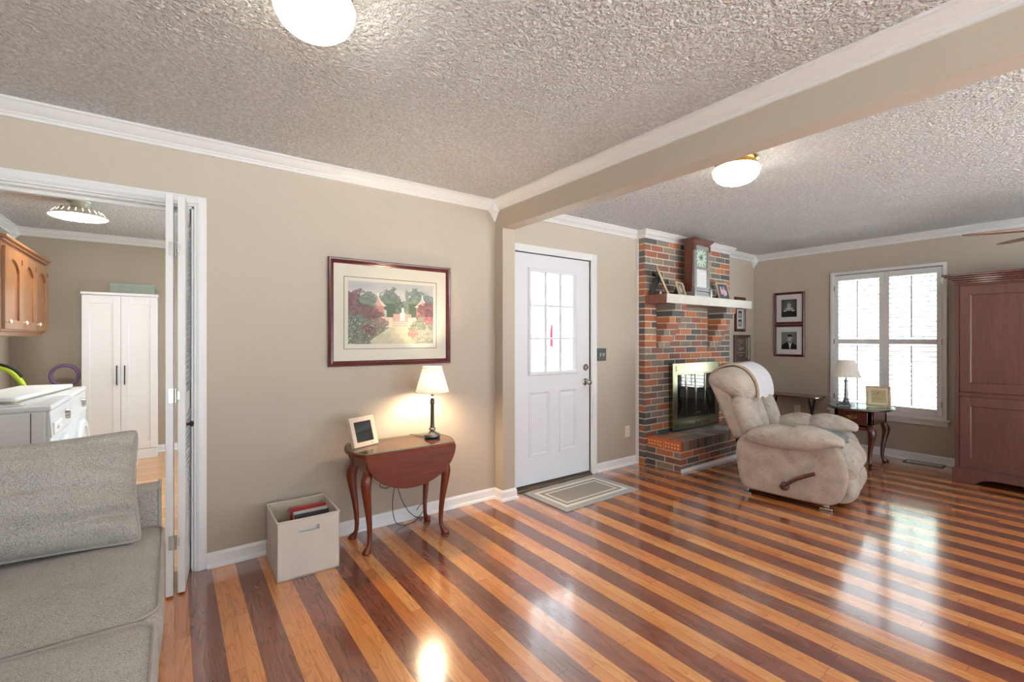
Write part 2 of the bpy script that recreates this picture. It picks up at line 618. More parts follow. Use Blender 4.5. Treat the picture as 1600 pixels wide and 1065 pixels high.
        for k in s.mats:
            me.materials.append(M[k])
        if smooth:
            me.polygons.foreach_set('use_smooth', [True] * len(me.polygons))
            me.set_sharp_from_angle(angle=R(smooth))
        o = bpy.data.objects.new(name, me)
        COL.objects.link(o)
        if parent is not None:
            o.parent = parent
        elif loc is not None:
            o.location = loc
        if sub:
            md = o.modifiers.new('subdivision', 'SUBSURF')
            md.levels = sub
            md.render_levels = sub
        if bev:
            md = o.modifiers.new('bevel', 'BEVEL')
            md.width = bev
            md.segments = segs
            md.limit_method = 'ANGLE'
            md.angle_limit = R(40)
        return o


def tag(o, label=None, cat=None, group=None, kind=None):
    if label:
        o['label'] = label
    if cat:
        o['category'] = cat
    if group:
        o['group'] = group
    if kind:
        o['kind'] = kind
    return o


def thing(name, label, cat, loc=(0, 0, 0), rotz=0.0, group=None, kind=None):
    o = bpy.data.objects.new(name, None)
    o.empty_display_size = 0.1
    o.location = loc
    o.rotation_euler = (0, 0, rotz)
    COL.objects.link(o)
    return tag(o, label, cat, group, kind)


def struct(name, mb, m, label, cat, **kw):
    return tag(mb.build(name, m, **kw), label, cat, None, 'structure')


def B(*a, **k):
    return MB().box(*a, **k)


def rect_frame(mb, u0, u1, v0, v1, w, d0, d1, plane='XZ', m=None, prof=None):
    """a four-sided mitred frame in plane XZ (depth = Y) or YZ (depth = X); profile (inset, depth)"""
    if prof is None:
        prof = [(0, d0), (0, d1), (w, d1), (w, d0)]
    rings = []
    for (su, sv) in ((0, 0), (1, 0), (1, 1), (0, 1), (0, 0)):
        ring = []
        for ins, dep in prof:
            u = (u0 + ins) if su == 0 else (u1 - ins)
            v = (v0 + ins) if sv == 0 else (v1 - ins)
            ring.append(Vector((u, dep, v)) if plane == 'XZ' else Vector((dep, u, v)))
        rings.append(ring)
    return mb.loft(rings, m, cap=False)


def picture(name, w, h, nx, ny, fn, parent, M4, mat='pic', sub=None):
    """flat printed picture: grid in local XZ facing -Y with a printed colour image"""
    vs, fs, cols = [], [], []
    for j in range(ny + 1):
        for i in range(nx + 1):
            u, v = i / nx, j / ny
            vs.append(M4 @ Vector(((u - 0.5) * w, 0, (v - 0.5) * h)))
            c = fn(u, v)
            cols.append(lin([max(0, min(255, k)) for k in c]))
    for j in range(ny):
        for i in range(nx):
            a = j * (nx + 1) + i
            fs.append((a, a + 1, a + nx + 2, a + nx + 1))
    me = bpy.data.meshes.new(name)
    me.from_pydata([tuple(p) for p in vs], [], fs)
    ca = me.color_attributes.new('Col', 'FLOAT_COLOR', 'POINT')
    ca.data.foreach_set('color', [x for c in cols for x in c])
    me.materials.append(M[mat])
    o = bpy.data.objects.new(name, me)
    COL.objects.link(o)
    o.parent = parent
    return o


# ------------------------------------------------------------------ the room
YW, XR, ZC = 3.155, 6.42, 2.43          # wall with the print, wall with the window, ceiling
XL, YB = -2.3, -2.6                     # walls behind the camera
WT = 0.12
BX0, BX1, BZ, PY = 2.14, 2.262, 2.20, 3.045   # beam and pilaster
OX0, OX1, OZ = -1.45, 0.096, 2.046      # laundry opening
DX0, DX1, DZ = 2.335, 3.252, 2.055      # front door opening
WY0, WY1, WZ0, WZ1 = 1.222, 2.197, 0.49, 2.06  # window opening
LYF, LXL, LXR = 6.70, -1.31, 1.35       # laundry room

struct('floor', B(XL - WT, XR + WT, YB - WT, YW + 0.06, -0.12, 0), 'floor', 'striped hardwood floor of alternating orange and dark brown planks', 'floor', smooth=0)
struct('floor_laundry', B(LXL - WT, LXR, YW + 0.06, LYF + WT, -0.12, 0), 'tile', 'tan tiled floor of the laundry room', 'floor', smooth=0)
struct('ceiling', B(XL - WT, XR + WT, YB - WT, YW + WT, ZC, ZC + 0.12), 'ceiling', 'white popcorn textured ceiling over both rooms', 'ceiling', smooth=0)
struct('ceiling_laundry', B(LXL - WT, LXR + WT, YW + WT, LYF + WT, ZC, ZC + 0.12), 'ceiling', 'white textured ceiling of the laundry room', 'ceiling', smooth=0)

w = MB()
w.box(XL - WT, OX0, YW, YW + WT, 0, ZC)
w.box(OX0, OX1, YW, YW + WT, OZ, ZC)
w.box(OX1, DX0, YW, YW + WT, 0, ZC)
w.box(DX0, DX1, YW, YW + WT, DZ, ZC)
w.box(DX1, XR, YW, YW + WT, 0, ZC)
struct('wall_left', w, 'wall', 'greige wall behind the framed garden print and front door', 'wall', smooth=0)
w = MB()
w.box(XR, XR + WT, YB, WY0, 0, ZC)
w.box(XR, XR + WT, WY1, YW + WT, 0, ZC)
w.box(XR, XR + WT, WY0, WY1, 0, WZ0)
w.box(XR, XR + WT, WY0, WY1, WZ1, ZC)
struct('wall_right', w, 'wall', 'greige wall with the shuttered window', 'wall', smooth=0)
w = MB()      # wall behind the camera, its wide openings added for fill daylight
w.box(XL - WT, -2.0, YB - WT, YB, 0, ZC)
w.box(-2.0, 2.2, YB - WT, YB, 0, 0.35)
w.box(-2.0, 2.2, YB - WT, YB, 2.25, ZC)
w.box(2.2, 2.6, YB - WT, YB, 0, ZC)
w.box(2.6, 6.1, YB - WT, YB, 0, 0.1)
w.box(2.6, 6.1, YB - WT, YB, 2.25, ZC)
w.box(6.1, XR + WT, YB - WT, YB, 0, ZC)
struct('wall_back', w, 'wall', 'greige wall behind the viewer with wide openings added for daylight', 'wall', smooth=0)
struct('wall_side', B(XL - WT, XL, YB, YW, 0, ZC), 'wall', 'plain greige wall at the far left end of the living room', 'wall', smooth=0)
w = MB()
w.box(LXL - WT, LXL, YW + WT, LYF, 0, ZC)
w.box(LXL - WT, LXR + WT, LYF, LYF + WT, 0, ZC)
w.box(LXR, LXR + WT, YW + WT, 3.7, 0, ZC)
w.box(LXR, LXR + WT, 6.4, LYF, 0, ZC)
w.box(LXR, LXR + WT, 3.7, 6.4, 0, 0.2)
w.box(LXR, LXR + WT, 3.7, 6.4, 2.25, ZC)
struct('wall_laundry', w, 'wall_laundry', 'beige walls of the laundry room', 'wall', smooth=0)
struct('wall_pilaster', B(BX0, BX1, PY, YW, 0, BZ), 'wall', 'greige pilaster carrying the ceiling beam beside the front door', 'pilaster', bev=0.003)
struct('ceiling_beam', B(BX0, BX1, YB, YW, BZ, ZC), 'wall', 'greige painted beam crossing the ceiling between the rooms', 'beam', bev=0.003)

# mouldings (out is to the right of travel)
CR = [(0, ZC), (0.058, ZC), (0.058, ZC - 0.012), (0.050, ZC - 0.016), (0.040, ZC - 0.034), (0.026, ZC - 0.048), (0.016, ZC - 0.054),
      (0.016, ZC - 0.062), (0.011, ZC - 0.066), (0.011, ZC - 0.080), (0, ZC - 0.082)]
BB = [(0, 0.085), (0.006, 0.085), (0.010, 0.074), (0.013, 0.070), (0.013, 0.022), (0.022, 0.018), (0.026, 0.008), (0.026, 0), (0, 0)]


def mold(name, path, prof, label, cat):
    return struct(name, MB().molding(path, prof), 'trim', label, cat, smooth=25)


mold('trim_1', [(XL, YW), (BX0, YW)], CR, 'white crown moulding above the framed print', 'crown moulding')
mold('trim_2', [(BX0, YW), (BX0, YB)], CR, 'white crown moulding along the ceiling beam', 'crown moulding')
mold('trim_3', [(BX1, YB), (BX1, YW), (3.945, YW), (3.945, 3.05), (5.60, 3.05), (5.60, YW), (XR, YW)], CR, 'white crown moulding over the front door and around the brick chimney', 'crown moulding')
mold('trim_4', [(XR, YW), (XR, YB)], CR, 'white crown moulding above the shuttered window', 'crown moulding')
mold('trim_5', [(LXL, YW + WT), (LXL, LYF), (LXR, LYF), (LXR, YW + WT)], CR, 'white crown moulding in the laundry room', 'crown moulding')
mold('baseboard_left', [(0.156, YW), (BX0, YW), (BX0, PY), (BX1, PY), (BX1, YW - 0.0)], BB, 'white baseboard under the print running around the pilaster', 'baseboard')
mold('baseboard_entry', [(3.327, YW), (3.945, YW)], BB, 'short white baseboard between front door and brick chimney', 'baseboard')
mold('baseboard_right', [(5.60, YW), (XR, YW), (XR, YB)], BB, 'white baseboard below the shuttered window', 'baseboard')
mold('baseboard_laundry', [(LXL, YW + WT), (LXL, LYF), (LXR, LYF), (LXR, YW + WT)], BB, 'white baseboard at the back of the laundry room', 'baseboard')


def corner_block(name, x, y, sx, sy, label):
    mb = MB()
    a = 0.072
    def ring(k, z, q=1.0):
        return [Vector((x, y, z)), Vector((x + sx * k, y, z)), Vector((x + sx * k * q, y + sy * k * q, z)), Vector((x, y + sy * k, z))]
    mb.loft([ring(a * 0.9, ZC, 0.75), ring(a, ZC - 0.012, 0.75), ring(a * 0.92, ZC - 0.09, 0.7), ring(a * 0.72, ZC - 0.095, 0.6), ring(0.004, ZC - 0.165)])
    struct(name, mb, 'trim', label, 'corner block', smooth=20)


corner_block('trim_6', BX0, YW, -1, -1, 'pointed white corner block where the beam meets the wall')
corner_block('trim_7', XR, YW, -1, -1, 'pointed white corner block in the far corner of the fireplace room')
corner_block('trim_8', LXL, LYF, 1, -1, 'pointed white corner block in the laundry room corner')

# laundry opening casing (profiled) and jamb
cs = MB()
for k0, k1, d in ((0, 0.060, 0.012), (0.012, 0.050, 0.017), (0.018, 0.030, 0.020)):
    cs.box(OX1 + k0, OX1 + k1, YW - d, YW, 0, OZ + k1)
    cs.box(OX0 - k1, OX0 - k0, YW - d, YW, 0, OZ + k1)
    cs.box(OX0 - k0, OX1 + k0, YW - d, YW, OZ + k0, OZ + k1)
cs.box(OX1 - 0.012, OX1, YW, YW + WT, 0, OZ)
cs.box(OX0, OX0 + 0.012, YW, YW + WT, 0, OZ)
cs.box(OX0, OX1, YW, YW + WT, OZ - 0.012, OZ)
cs.box(OX0, OX1, YW + 0.045, YW + 0.075, OZ - 0.03, OZ - 0.012)
struct('trim_9', cs, 'trim', 'white moulded casing around the laundry opening', 'door casing', bev=0.002)

# ------------------------------------------------------------------ front door
cs = MB()
cs.box(DX1, DX1 + 0.075, YW - 0.016, YW, 0, DZ + 0.062)
cs.box(DX0 - 0.072, DX0, YW - 0.016, YW, 0, DZ + 0.062)
cs.box(DX0 - 0.072, DX1 + 0.075, YW - 0.0161, YW, DZ, DZ + 0.062)
cs.box(DX1 + 0.015, DX1 + 0.06, YW - 0.02, YW, 0, DZ + 0.05)
cs.box(DX0 - 0.01, DX0, YW, YW + WT, 0, DZ)
cs.box(DX1, DX1 + 0.01, YW, YW + WT, 0, DZ)
cs.box(DX0, DX1, YW, YW + WT, DZ, DZ + 0.01)
struct('trim_10', cs, 'trim', 'white casing around the front door', 'door casing', bev=0.002)

d1 = thing('door_1', 'white front door with nine glass panes above two raised panels', 'door', ((DX0 + DX1) / 2, YW + 0.012, 0), kind='structure')
GX0, GX1, GZ0, GZ1 = 2.520, 3.068, 1.005, 1.900       # glass
DF = YW + 0.012                                       # door front face
db = MB()
x0, x1 = DX0 + 0.004, DX1 - 0.004
db.box(x0, GX0, DF, DF + 0.044, 0.03, DZ - 0.006)
db.box(GX1, x1, DF, DF + 0.044, 0.03, DZ - 0.006)
db.box(GX0, GX1, DF, DF + 0.044, GZ1, DZ - 0.006)
# lower part: stiles around the two panels
P1 = (2.512, 2.745, 0.275, 0.838)
P2 = (2.858, 3.085, 0.275, 0.838)
db.box(GX0, GX1, DF, DF + 0.044, P1[3], GZ0)
db.box(GX0, GX1, DF, DF + 0.044, 0.03, P1[2])
db.box(P1[1], P2[0], DF, DF + 0.044, P1[2], P1[3])
db.box(GX0, GX1, DF + 0.012, DF + 0.044, P1[2], P1[3])
db.build('door_slab', 'door', d1, world=True, smooth=0)
for p in (P1, P2):
    pm = MB()
    a, b, c, e = p
    prof = [(0, DF), (0.0, DF - 0.006), (0.012, DF - 0.008), (0.026, DF + 0.006), (0.030, DF + 0.009), (0.030, DF + 0.012), (0, DF + 0.012)]
    rect_frame(pm, a - 0.006, b + 0.006, c - 0.006, e + 0.006, 0, 0, 0, 'XZ', None, prof)
    r0 = [Vector((x, DF + 0.009, z)) for x, z in ((a + 0.028, c + 0.028), (b - 0.028, c + 0.028), (b - 0.028, e - 0.028), (a + 0.028, e - 0.028))]
    r1 = [Vector((x, DF - 0.001, z)) for x, z in ((a + 0.056, c + 0.056), (b - 0.056, c + 0.056), (b - 0.056, e - 0.056), (a + 0.056, e - 0.056))]
    pm.loft([r0, r1])
    pm.build('raised_panel', 'door', d1, world=True, smooth=0)
gm = MB()
rect_frame(gm, GX0 - 0.026, GX1 + 0.026, GZ0 - 0.026, GZ1 + 0.026, 0, 0, 0, 'XZ', None,
           [(0, DF), (0, DF - 0.012), (0.008, DF - 0.018), (0.026, DF - 0.016), (0.034, DF - 0.006), (0.034, DF + 0.02), (0.0, DF + 0.02)])
gw, gh = (GX1 - GX0 - 0.016) / 3, (GZ1 - GZ0 - 0.016) / 3
gf = gm.build('glazing_frame', 'door', d1, world=True, smooth=0)
mm = MB()
for i in (1, 2):
    xm = GX0 + 0.008 + gw * i
    mm.prism([(xm - 0.011, DF + 0.018), (xm - 0.011, DF + 0.004), (xm - 0.005, DF - 0.006), (xm + 0.005, DF - 0.006), (xm + 0.011, DF + 0.004), (xm + 0.011, DF + 0.018)], 'Z', GZ0, GZ1)
    zm = GZ0 + 0.008 + gh * i
    mm.box(GX0, GX1, DF - 0.005, DF + 0.018, zm - 0.009, zm + 0.009)
mm.build('muntins', 'door', d1, world=True, smooth=0)
tag(B(GX0 - 0.004, GX1 + 0.004, DF + 0.019, DF + 0.023, GZ0 - 0.004, GZ1 + 0.004).build('glass_pane', 'glass', d1, world=True, smooth=0), 'nine clear panes')
for zc in (1.832, 1.049, 0.282):
    h = MB()
    h.cyl((DX0 + 0.002, DF - 0.008, zc - 0.05), (DX0 + 0.002, DF - 0.008, zc + 0.05), 0.009)
    h.box(DX0 + 0.002, DX0 + 0.014, DF - 0.003, DF + 0.004, zc - 0.05, zc + 0.05)
    h.build('hinge', 'bronze', d1, world=True)


def turned(mb, base, axis, prof, m=None, seg=20):
    """lathe around an arbitrary axis: prof (radius, distance)"""
    ax = Vector(axis).normalized()
    a = ax.cross(Vector((0, 0, 1)))
    if a.length < 0.1:
        a = Vector((1, 0, 0))
    a.normalize()
    b = ax.cross(a)
    rings = [[Vector(base) + ax * d + (a * cos(2 * pi * j / seg) + b * sin(2 * pi * j / seg)) * r for j in range(seg)] for r, d in prof]
    return mb.loft(rings, m)


k = MB()
turned(k, (3.192, DF, 0.892), (0, -1, 0), [(0.034, 0), (0.034, 0.006), (0.026, 0.010), (0.012, 0.014), (0.011, 0.032), (0.020, 0.040), (0.028, 0.050), (0.029, 0.060), (0.022, 0.070), (0.004, 0.073)])
k.build('door_knob', 'nickel', d1, world=True)
k = MB()
turned(k, (3.196, DF, 1.030), (0, -1, 0), [(0.032, 0), (0.032, 0.008), (0.026, 0.014), (0.022, 0.020), (0.002, 0.021)])
k.box(3.191, 3.201, DF - 0.036, DF - 0.018, 1.014, 1.046)
k.build('deadbolt', 'nickel', d1, world=True)
B(x0, x1, DF - 0.003, DF + 0.02, 0.018, 0.034).build('door_sweep', 'darkgrey', d1, world=True)
sm = MB()
sm.prism([(YW - 0.035, 0.001), (YW - 0.030, 0.010), (YW + 0.01, 0.020), (YW + WT, 0.020), (YW + WT, 0.001)], 'X', DX0, DX1)
struct('trim_11', sm, 'vent', 'bronze threshold under the front door', 'threshold')

# ------------------------------------------------------------------ window with shutters
w1 = thing('window_1', 'bright window behind white plantation shutters, beside the armoire', 'window', (XR, (WY0 + WY1) / 2, 0.45), kind='structure')
c = MB()
rect_frame(c, WY0 - 0.034, WY1 + 0.034, WZ0 - 0.03, WZ1 + 0.034, 0, 0, 0, 'YZ', None,
           [(0, XR), (0, XR - 0.022), (0.030, XR - 0.026), (0.034, XR - 0.020), (0.034, XR + WT), (0.02, XR + WT), (0.02, XR)])
c.build('window_casing', 'trim', w1, world=True, bev=0.002)
s_ = MB()
s_.box(XR - 0.05, XR + 0.02, WY0 - 0.062, WY1 + 0.062, 0.448, 0.466)
s_.box(XR - 0.018, XR, WY0 - 0.045, WY1 + 0.045, 0.392, 0.448)
s_.build('window_sill', 'trim', w1, world=True, bev=0.004)
YM = (WY0 + WY1) / 2
for (ya, yb) in ((YM + 0.001, WY1 - 0.003), (WY0 + 0.003, YM - 0.001)):
    xa, xb = XR - 0.016, XR + 0.014
    st = 0.045
    za, zb = WZ0 + 0.006, WZ1 - 0.009
    sh = MB()
    sh.box(xa, xb, ya, ya + st, za, zb)
    sh.box(xa, xb, yb - st, yb, za, zb)
    sh.box(xa, xb, ya + st, yb - st, zb - 0.062, zb)
    sh.box(xa, xb, ya + st, yb - st, za, za + 0.068)
    sh.box(xa, xb, ya + st, yb - st, 1.243, 1.298)
    p = sh.build('shutter_panel', 'trim', w1, world=True, bev=0.003)
    for (la, lb) in ((za + 0.068, 1.243), (1.298, zb - 0.062)):
        lv = MB()
        n = 13
        for i in range(n):
            zc = la + (lb - la) * (i + 0.5) / n
            M4 = Matrix.Translation((XR - 0.001, 0, zc)) @ Matrix.Rotation(R(4), 4, 'Y')
            pr = []
            for q in range(10):
                a = 2 * pi * q / 10
                pr.append((0.030 * cos(a), 0.006 * sin(a)))
            lv.loft([[M4 @ Vector((x, yy, z)) for x, z in pr] for yy in (ya + st, yb - st)])
        lv.build('louvers', 'trim', p, world=True)
        yc = (ya + yb) / 2
        B(XR - 0.044, XR - 0.034, yc - 0.006, yc + 0.006, la + 0.025, lb - 0.012).build('tilt_rod', 'trim', p, world=True)
    yh = yb if ya > YM else ya
    for zc in (0.62, 1.27, 1.9):
        B(xa - 0.004, xa, yh - 0.006, yh + 0.006, zc - 0.03, zc + 0.03).build('hinge', 'nickel', p, world=True)
sash = MB()
rect_frame(sash, WY0, WY1, WZ0, WZ1, 0.035, XR + 0.06, XR + 0.10, 'YZ')
sash.box(XR + 0.065, XR + 0.095, WY0, WY1, 1.255, 1.29)
sash.build('window_sash', 'trim', w1, world=True)
B(XR + 0.078, XR + 0.082, WY0 + 0.03, WY1 - 0.03, WZ0 + 0.03, WZ1 - 0.03).build('glass_pane', 'glass', w1, world=True, smooth=0)

for nm, a, b, z0, z1, lb in (('added_window_2', -2.0, 2.2, 0.35, 2.25, 'wide framed opening behind the viewer, added to let in fill daylight'), ('added_window_3', 2.6, 6.1, 0.1, 2.25, 'tall framed opening behind the viewer, added to let in fill daylight')):  # unseen openings, added and widened for even fill daylight
    t = thing(nm, lb, 'window', ((a + b) / 2, YB, z0), kind='structure')
    f = MB()
    rect_frame(f, a, b, z0, z1, 0.05, YB - 0.10, YB + 0.015, 'XZ')
    for q in (1, 2):
        xm = a + (b - a) * q / 3
        f.box(xm - 0.025, xm + 0.025, YB - 0.09, YB, z0 + 0.05, z1 - 0.05)
    f.build('window_frame', 'trim', t, world=True)

t = thing('added_window_4', 'unseen laundry room opening on the right, added to let in daylight', 'window', (LXR, 5.05, 0.2), kind='structure')  # added out of view to brighten the laundry room
f = MB()
rect_frame(f, 3.7, 6.4, 0.2, 2.25, 0.05, LXR - 0.015, LXR + 0.10, 'YZ')
f.box(LXR + 0.02, LXR + 0.06, 5.03, 5.07, 0.25, 2.2)
f.build('window_frame', 'trim', t, world=True)

# outdoors
struct('ground', B(-30, 40, -30, 40, -0.5, -0.3), 'bounce_ground', 'ground around the house, made pale to bounce daylight indoors', 'ground', smooth=0)
pc = MB()
pc.box(1.6, 6.2, YW + WT, 5.9, -0.3, -0.02)
struct('floor_porch', pc, 'concrete', 'concrete porch floor outside the front door', 'floor', smooth=0)
pc = MB()
pc.box(1.9, 6.4, YW + WT, 4.1, 2.42, 2.5)
pc.box(1.9, 6.4, 4.0, 4.1, 2.25, 2.42)
struct('ceiling_porch', pc, 'porch', 'white porch roof outside the front door', 'porch roof', smooth=0)
struct('wall_porch', B(2.6, 9.0, 6.0, 6.15, -0.3, 3.2), 'porch', 'white garden wall beyond the porch outside the front door', 'wall', smooth=0)
struct('wall_outside', B(11.0, 11.2, -3.0, 1.9, -0.3, 2.6), 'siding', 'pale siding of the house next door seen through the shutters', 'wall', smooth=0)


def tree(x, y, h, r, seed, label):
    rnd = random.Random(seed)
    t = thing('tree', label, 'tree', (x, y, -0.3), group='trees outside the shuttered window')
    tr = MB().tube([(0, 0, 0), (0.05, 0.02, h * 0.3), (0, 0, h * 0.6), (0.03, 0.05, h * 0.85)], [0.11, 0.09, 0.06, 0.03])
    tr.build('trunk', 'bark', t)
    lf = MB()
    for i in range(900):
        while True:
            p = Vector((rnd.uniform(-1, 1), rnd.uniform(-1, 1), rnd.uniform(-1, 1)))
            if p.length < 1:
                break
        c = Vector((p.x * r, p.y * r, h * 0.68 + p.z * r * 1.1))
        a = Vector((rnd.uniform(-1, 1), rnd.uniform(-1, 1), rnd.uniform(-1, 1))).normalized()
        b = a.cross(Vector((rnd.uniform(-1, 1), rnd.uniform(-1, 1), 0.3))).normalized()
        s = rnd.uniform(0.06, 0.11)
        lf.add([c - a * s, c - b * s * 0.4, c + a * s, c + b * s * 0.4], [(0, 1, 2, 3)])
    lf.build('foliage', 'leaf', t, smooth=0)


tree(12.6, 3.3, 3.6, 1.0, 3, 'leafy tree seen through the left shutter panel')
tree(15.5, 2.9, 4.4, 1.2, 7, 'taller leafy tree seen faintly through the right shutter panel')

# ------------------------------------------------------------------ brick fireplace
FX0, FX1, FY = 3.945, 5.60, 3.05
fp = thing('fireplace', 'red and grey brick fireplace with brown wooden mantel shelf and raised brick hearth', 'fireplace', (FX0, FY, 0))
CH, BL, MJ = 0.0667, 0.2065, 0.012


def brick_rows(mb, o, u, n, length, z0, z1, depth, phase=0, m='brick', face_off=0.001, ends=True):
    """running-bond bricks on a vertical face; o start point, u direction, n outward normal"""
    u, n = Vector(u), Vector(n)
    rows = int(round((z1 - z0) / CH))
    ch = (z1 - z0) / rows
    for r in range(rows):
        za, zb = z0 + r * ch + MJ / 2, z0 + (r + 1) * ch - MJ / 2
        x = -(BL / 2 if (r + phase) % 2 else 0)
        while x < length - 0.005:
            a, b = max(x, 0) + (MJ / 2 if x > 0 else 0), min(x + BL, length) - (MJ / 2 if x + BL < length else 0)
            if b - a > 0.012:
                c = [Vector(o) + u * a - n * depth, Vector(o) + u * b - n * depth, Vector(o) + u * b + n * face_off, Vector(o) + u * a + n * face_off]
                mb.add([Vector((p.x, p.y, za)) for p in c] + [Vector((p.x, p.y, zb)) for p in c],
                       [(0, 3, 2, 1), (4, 5, 6, 7), (0, 1, 5, 4), (1, 2, 6, 5), (2, 3, 7, 6), (3, 0, 4, 7)], m)
            x += BL


cb = MB()
HZ = 0.293
FBX0, FBX1, FBZ0, FBZ1 = 4.42, 5.18, 0.32, 0.96
cb.box(FX0 + 0.003, FBX0, FY + 0.0025, YW, 0, ZC - 0.01, 'mortar')
cb.box(FBX1, FX1 - 0.003, FY + 0.0025, YW, 0, ZC - 0.01, 'mortar')
cb.box(FBX0, FBX1, FY + 0.0025, YW, FBZ1, ZC - 0.01, 'mortar')
cb.box(FBX0, FBX1, FY + 0.0025, YW, 0, FBZ0, 'mortar')
cb.box(FBX0, FBX1, YW - 0.02, YW - 0.005, FBZ0, FBZ1, 'firebox')
brick_rows(cb, (FX0, FY, 0), (1, 0, 0), (0, -1, 0), FX1 - FX0, 0.0, 2.36, 0.006)
brick_rows(cb, (FX0, YW, 0), (0, -1, 0), (-1, 0, 0), YW - FY - 0.001, 0.0, 2.36, 0.006, 1)
brick_rows(cb, (FX1, FY, 0), (0, 1, 0), (1, 0, 0), YW - FY - 0.001, 0.0, 2.36, 0.006, 1)
cb.build('chimney_breast', 'mortar', fp, world=True, bev=0.0025, segs=1, smooth=0)
# white scribe strips where the chimney meets the walls
struct('trim_12', B(FX0 - 0.020, FX0 - 0.005, YW - 0.03, YW, 0, ZC - 0.08), 'trim', 'thin white strip at the left edge of the brick chimney', 'trim', smooth=0)
struct('trim_13', B(FX1 + 0.005, FX1 + 0.022, YW - 0.03, YW, 0, ZC - 0.08), 'trim', 'thin white strip at the right edge of the brick chimney', 'trim', smooth=0)

# stepped corbels under the mantel
MZ0, MZ1, MY = 1.662, 1.752, 2.782
for cx in (4.235, 5.215):
    kb = MB()
    n = 7
    for i in range(n):
        za = 1.205 + i * 0.0653
        zb = za + 0.0653
        out = 0.034 * (i + 1) - 0.008
        hw = 0.102 if i % 2 == 0 else 0.102
        kb.box(cx - hw + 0.002, cx + hw - 0.002, FY - out + 0.002, FY, za, zb, 'mortar')
        if i % 2:
            kb.box(cx - hw, cx + hw, FY - out, FY - 0.001, za + 0.005, zb - 0.005, 'brick')
        else:
            kb.box(cx - hw, cx - 0.005, FY - out, FY - 0.001, za + 0.005, zb - 0.005, 'brick')
            kb.box(cx + 0.005, cx + hw, FY - out, FY - 0.001, za + 0.005, zb - 0.005, 'brick')
    kb.build('corbel', 'mortar', fp, world=True, bev=0.0025, segs=1, smooth=0)
ms = MB()
ms.box(FX0, 5.62, MY + 0.012, FY + 0.0, MZ0, MZ1, 'mantelwood')
ms.box(FX0, 5.62, MY, MY + 0.012, MZ0 - 0.001, MZ1 + 0.001, 'mantel_glare')
tag(ms.build('mantel_shelf', 'mantelwood', fp, world=True, bev=0.003), 'brown wooden mantel with window glare painted on its front edge')

# hearth
HX0, HX1, HY = 3.988, 5.56, 2.66
hb = MB()
hb.box(HX0 + 0.002, HX1 - 0.002, HY + 0.002, FY, 0, HZ - 0.002, 'mortar')
rz = 0.192
brick_rows(hb, (HX0, HY, 0), (1, 0, 0), (0, -1, 0), HX1 - HX0, 0.0, rz, 0.006, 0, 'brick')
brick_rows(hb, (HX0, FY, 0), (0, -1, 0), (-1, 0, 0), FY - HY - 0.001, 0.0, rz, 0.006, 1, 'brick')
x = HX0 + 0.0
while x < HX1 - 0.02:                        # rowlock edge along the front
    hb.box(x + 0.004, min(x + 0.066, HX1) - 0.004, HY - 0.001, HY + 0.19, rz + 0.006, HZ, 'hearthbrick')
    x += 0.0667
y = HY + 0.20
while y < FY - 0.05:                         # flat bricks behind it
    x = HX0 - (0.1 if int(y * 100) % 2 else 0)
    while x < HX1 - 0.02:
        hb.box(max(x, HX0) + 0.004, min(x + BL, HX1) - 0.004, y + 0.002, min(y + 0.098, FY) - 0.002, HZ - 0.03, HZ, 'hearthbrick')
        x += BL
    y += 0.1
for (ya, yb) in ((HY, 2.852), (2.862, FY)):  # two bricks on edge showing their filled cores
    hb.box(HX0 - 0.006, HX0 + 0.05, ya, yb - 0.002, rz + 0.004, HZ + 0.001, 'orange_brick')
    L = yb - ya
    for i in range(5):
        for j in range(2):
            cy, cz = ya + L * (0.14 + 0.18 * i), rz + 0.034 + 0.034 * j
            hb.cyl((HX0 - 0.0052, cy, cz), (HX0 - 0.0075, cy, cz), 0.0105, None, 'core', 12)
tag(hb.build('hearth', 'mortar', fp, world=True, bev=0.0025, segs=1, smooth=0), 'raised brick hearth')
MB().molding([(HX0, HY), (HX1, HY)], [(0.0, 0.0), (0.0, 0.030), (0.008, 0.030), (0.014, 0.012), (0.020, 0.010), (0.020, 0.0)]).build('hearth_moulding', 'trim', fp, world=True)

# brass fire door unit
fu = MB()
GX_0, GX_1, GZ_0, GZ_1 = 4.345, 5.262, 0.300, 1.035
fr0, fr1 = 2.995, FY - 0.002
fu.box(GX_0, GX_0 + 0.085, fr0, fr1, GZ_0, GZ_1)
fu.box(GX_1 - 0.085, GX_1, fr0, fr1, GZ_0, GZ_1)
fu.box(GX_0 + 0.085, GX_1 - 0.085, fr0, fr1, GZ_1 - 0.115, GZ_1)
fu.box(GX_0 + 0.085, GX_1 - 0.085, fr0, fr1, GZ_0, GZ_0 + 0.115)
fu.box(GX_0 + 0.06, GX_1 - 0.06, fr0 - 0.004, fr0, GZ_1 - 0.085, GZ_1 - 0.03)
fu.box(GX_0 + 0.09, GX_1 - 0.09, fr0 - 0.006, fr0, GZ_0 + 0.035, GZ_0 + 0.085)
uo = fu.build('fire_door_frame', 'fbrass', fp, world=True, bev=0.004)
a0, a1 = GX_0 + 0.085, GX_1 - 0.085
pw = (a1 - a0) / 4
for i in range(4):
    g = MB()
    xa, xb = a0 + pw * i + 0.003, a0 + pw * (i + 1) - 0.003
    rect_frame(g, xa, xb, GZ_0 + 0.118, GZ_1 - 0.118, 0.010, fr0 + 0.012, fr0 + 0.028, 'XZ', 'fbrass')
    g.box(xa + 0.014, xb - 0.014, fr0 + 0.018, fr0 + 0.022, GZ_0 + 0.13, GZ_1 - 0.13, 'darkglass')
    g.build('glass_door', 'fbrass', uo, world=True, smooth=0)
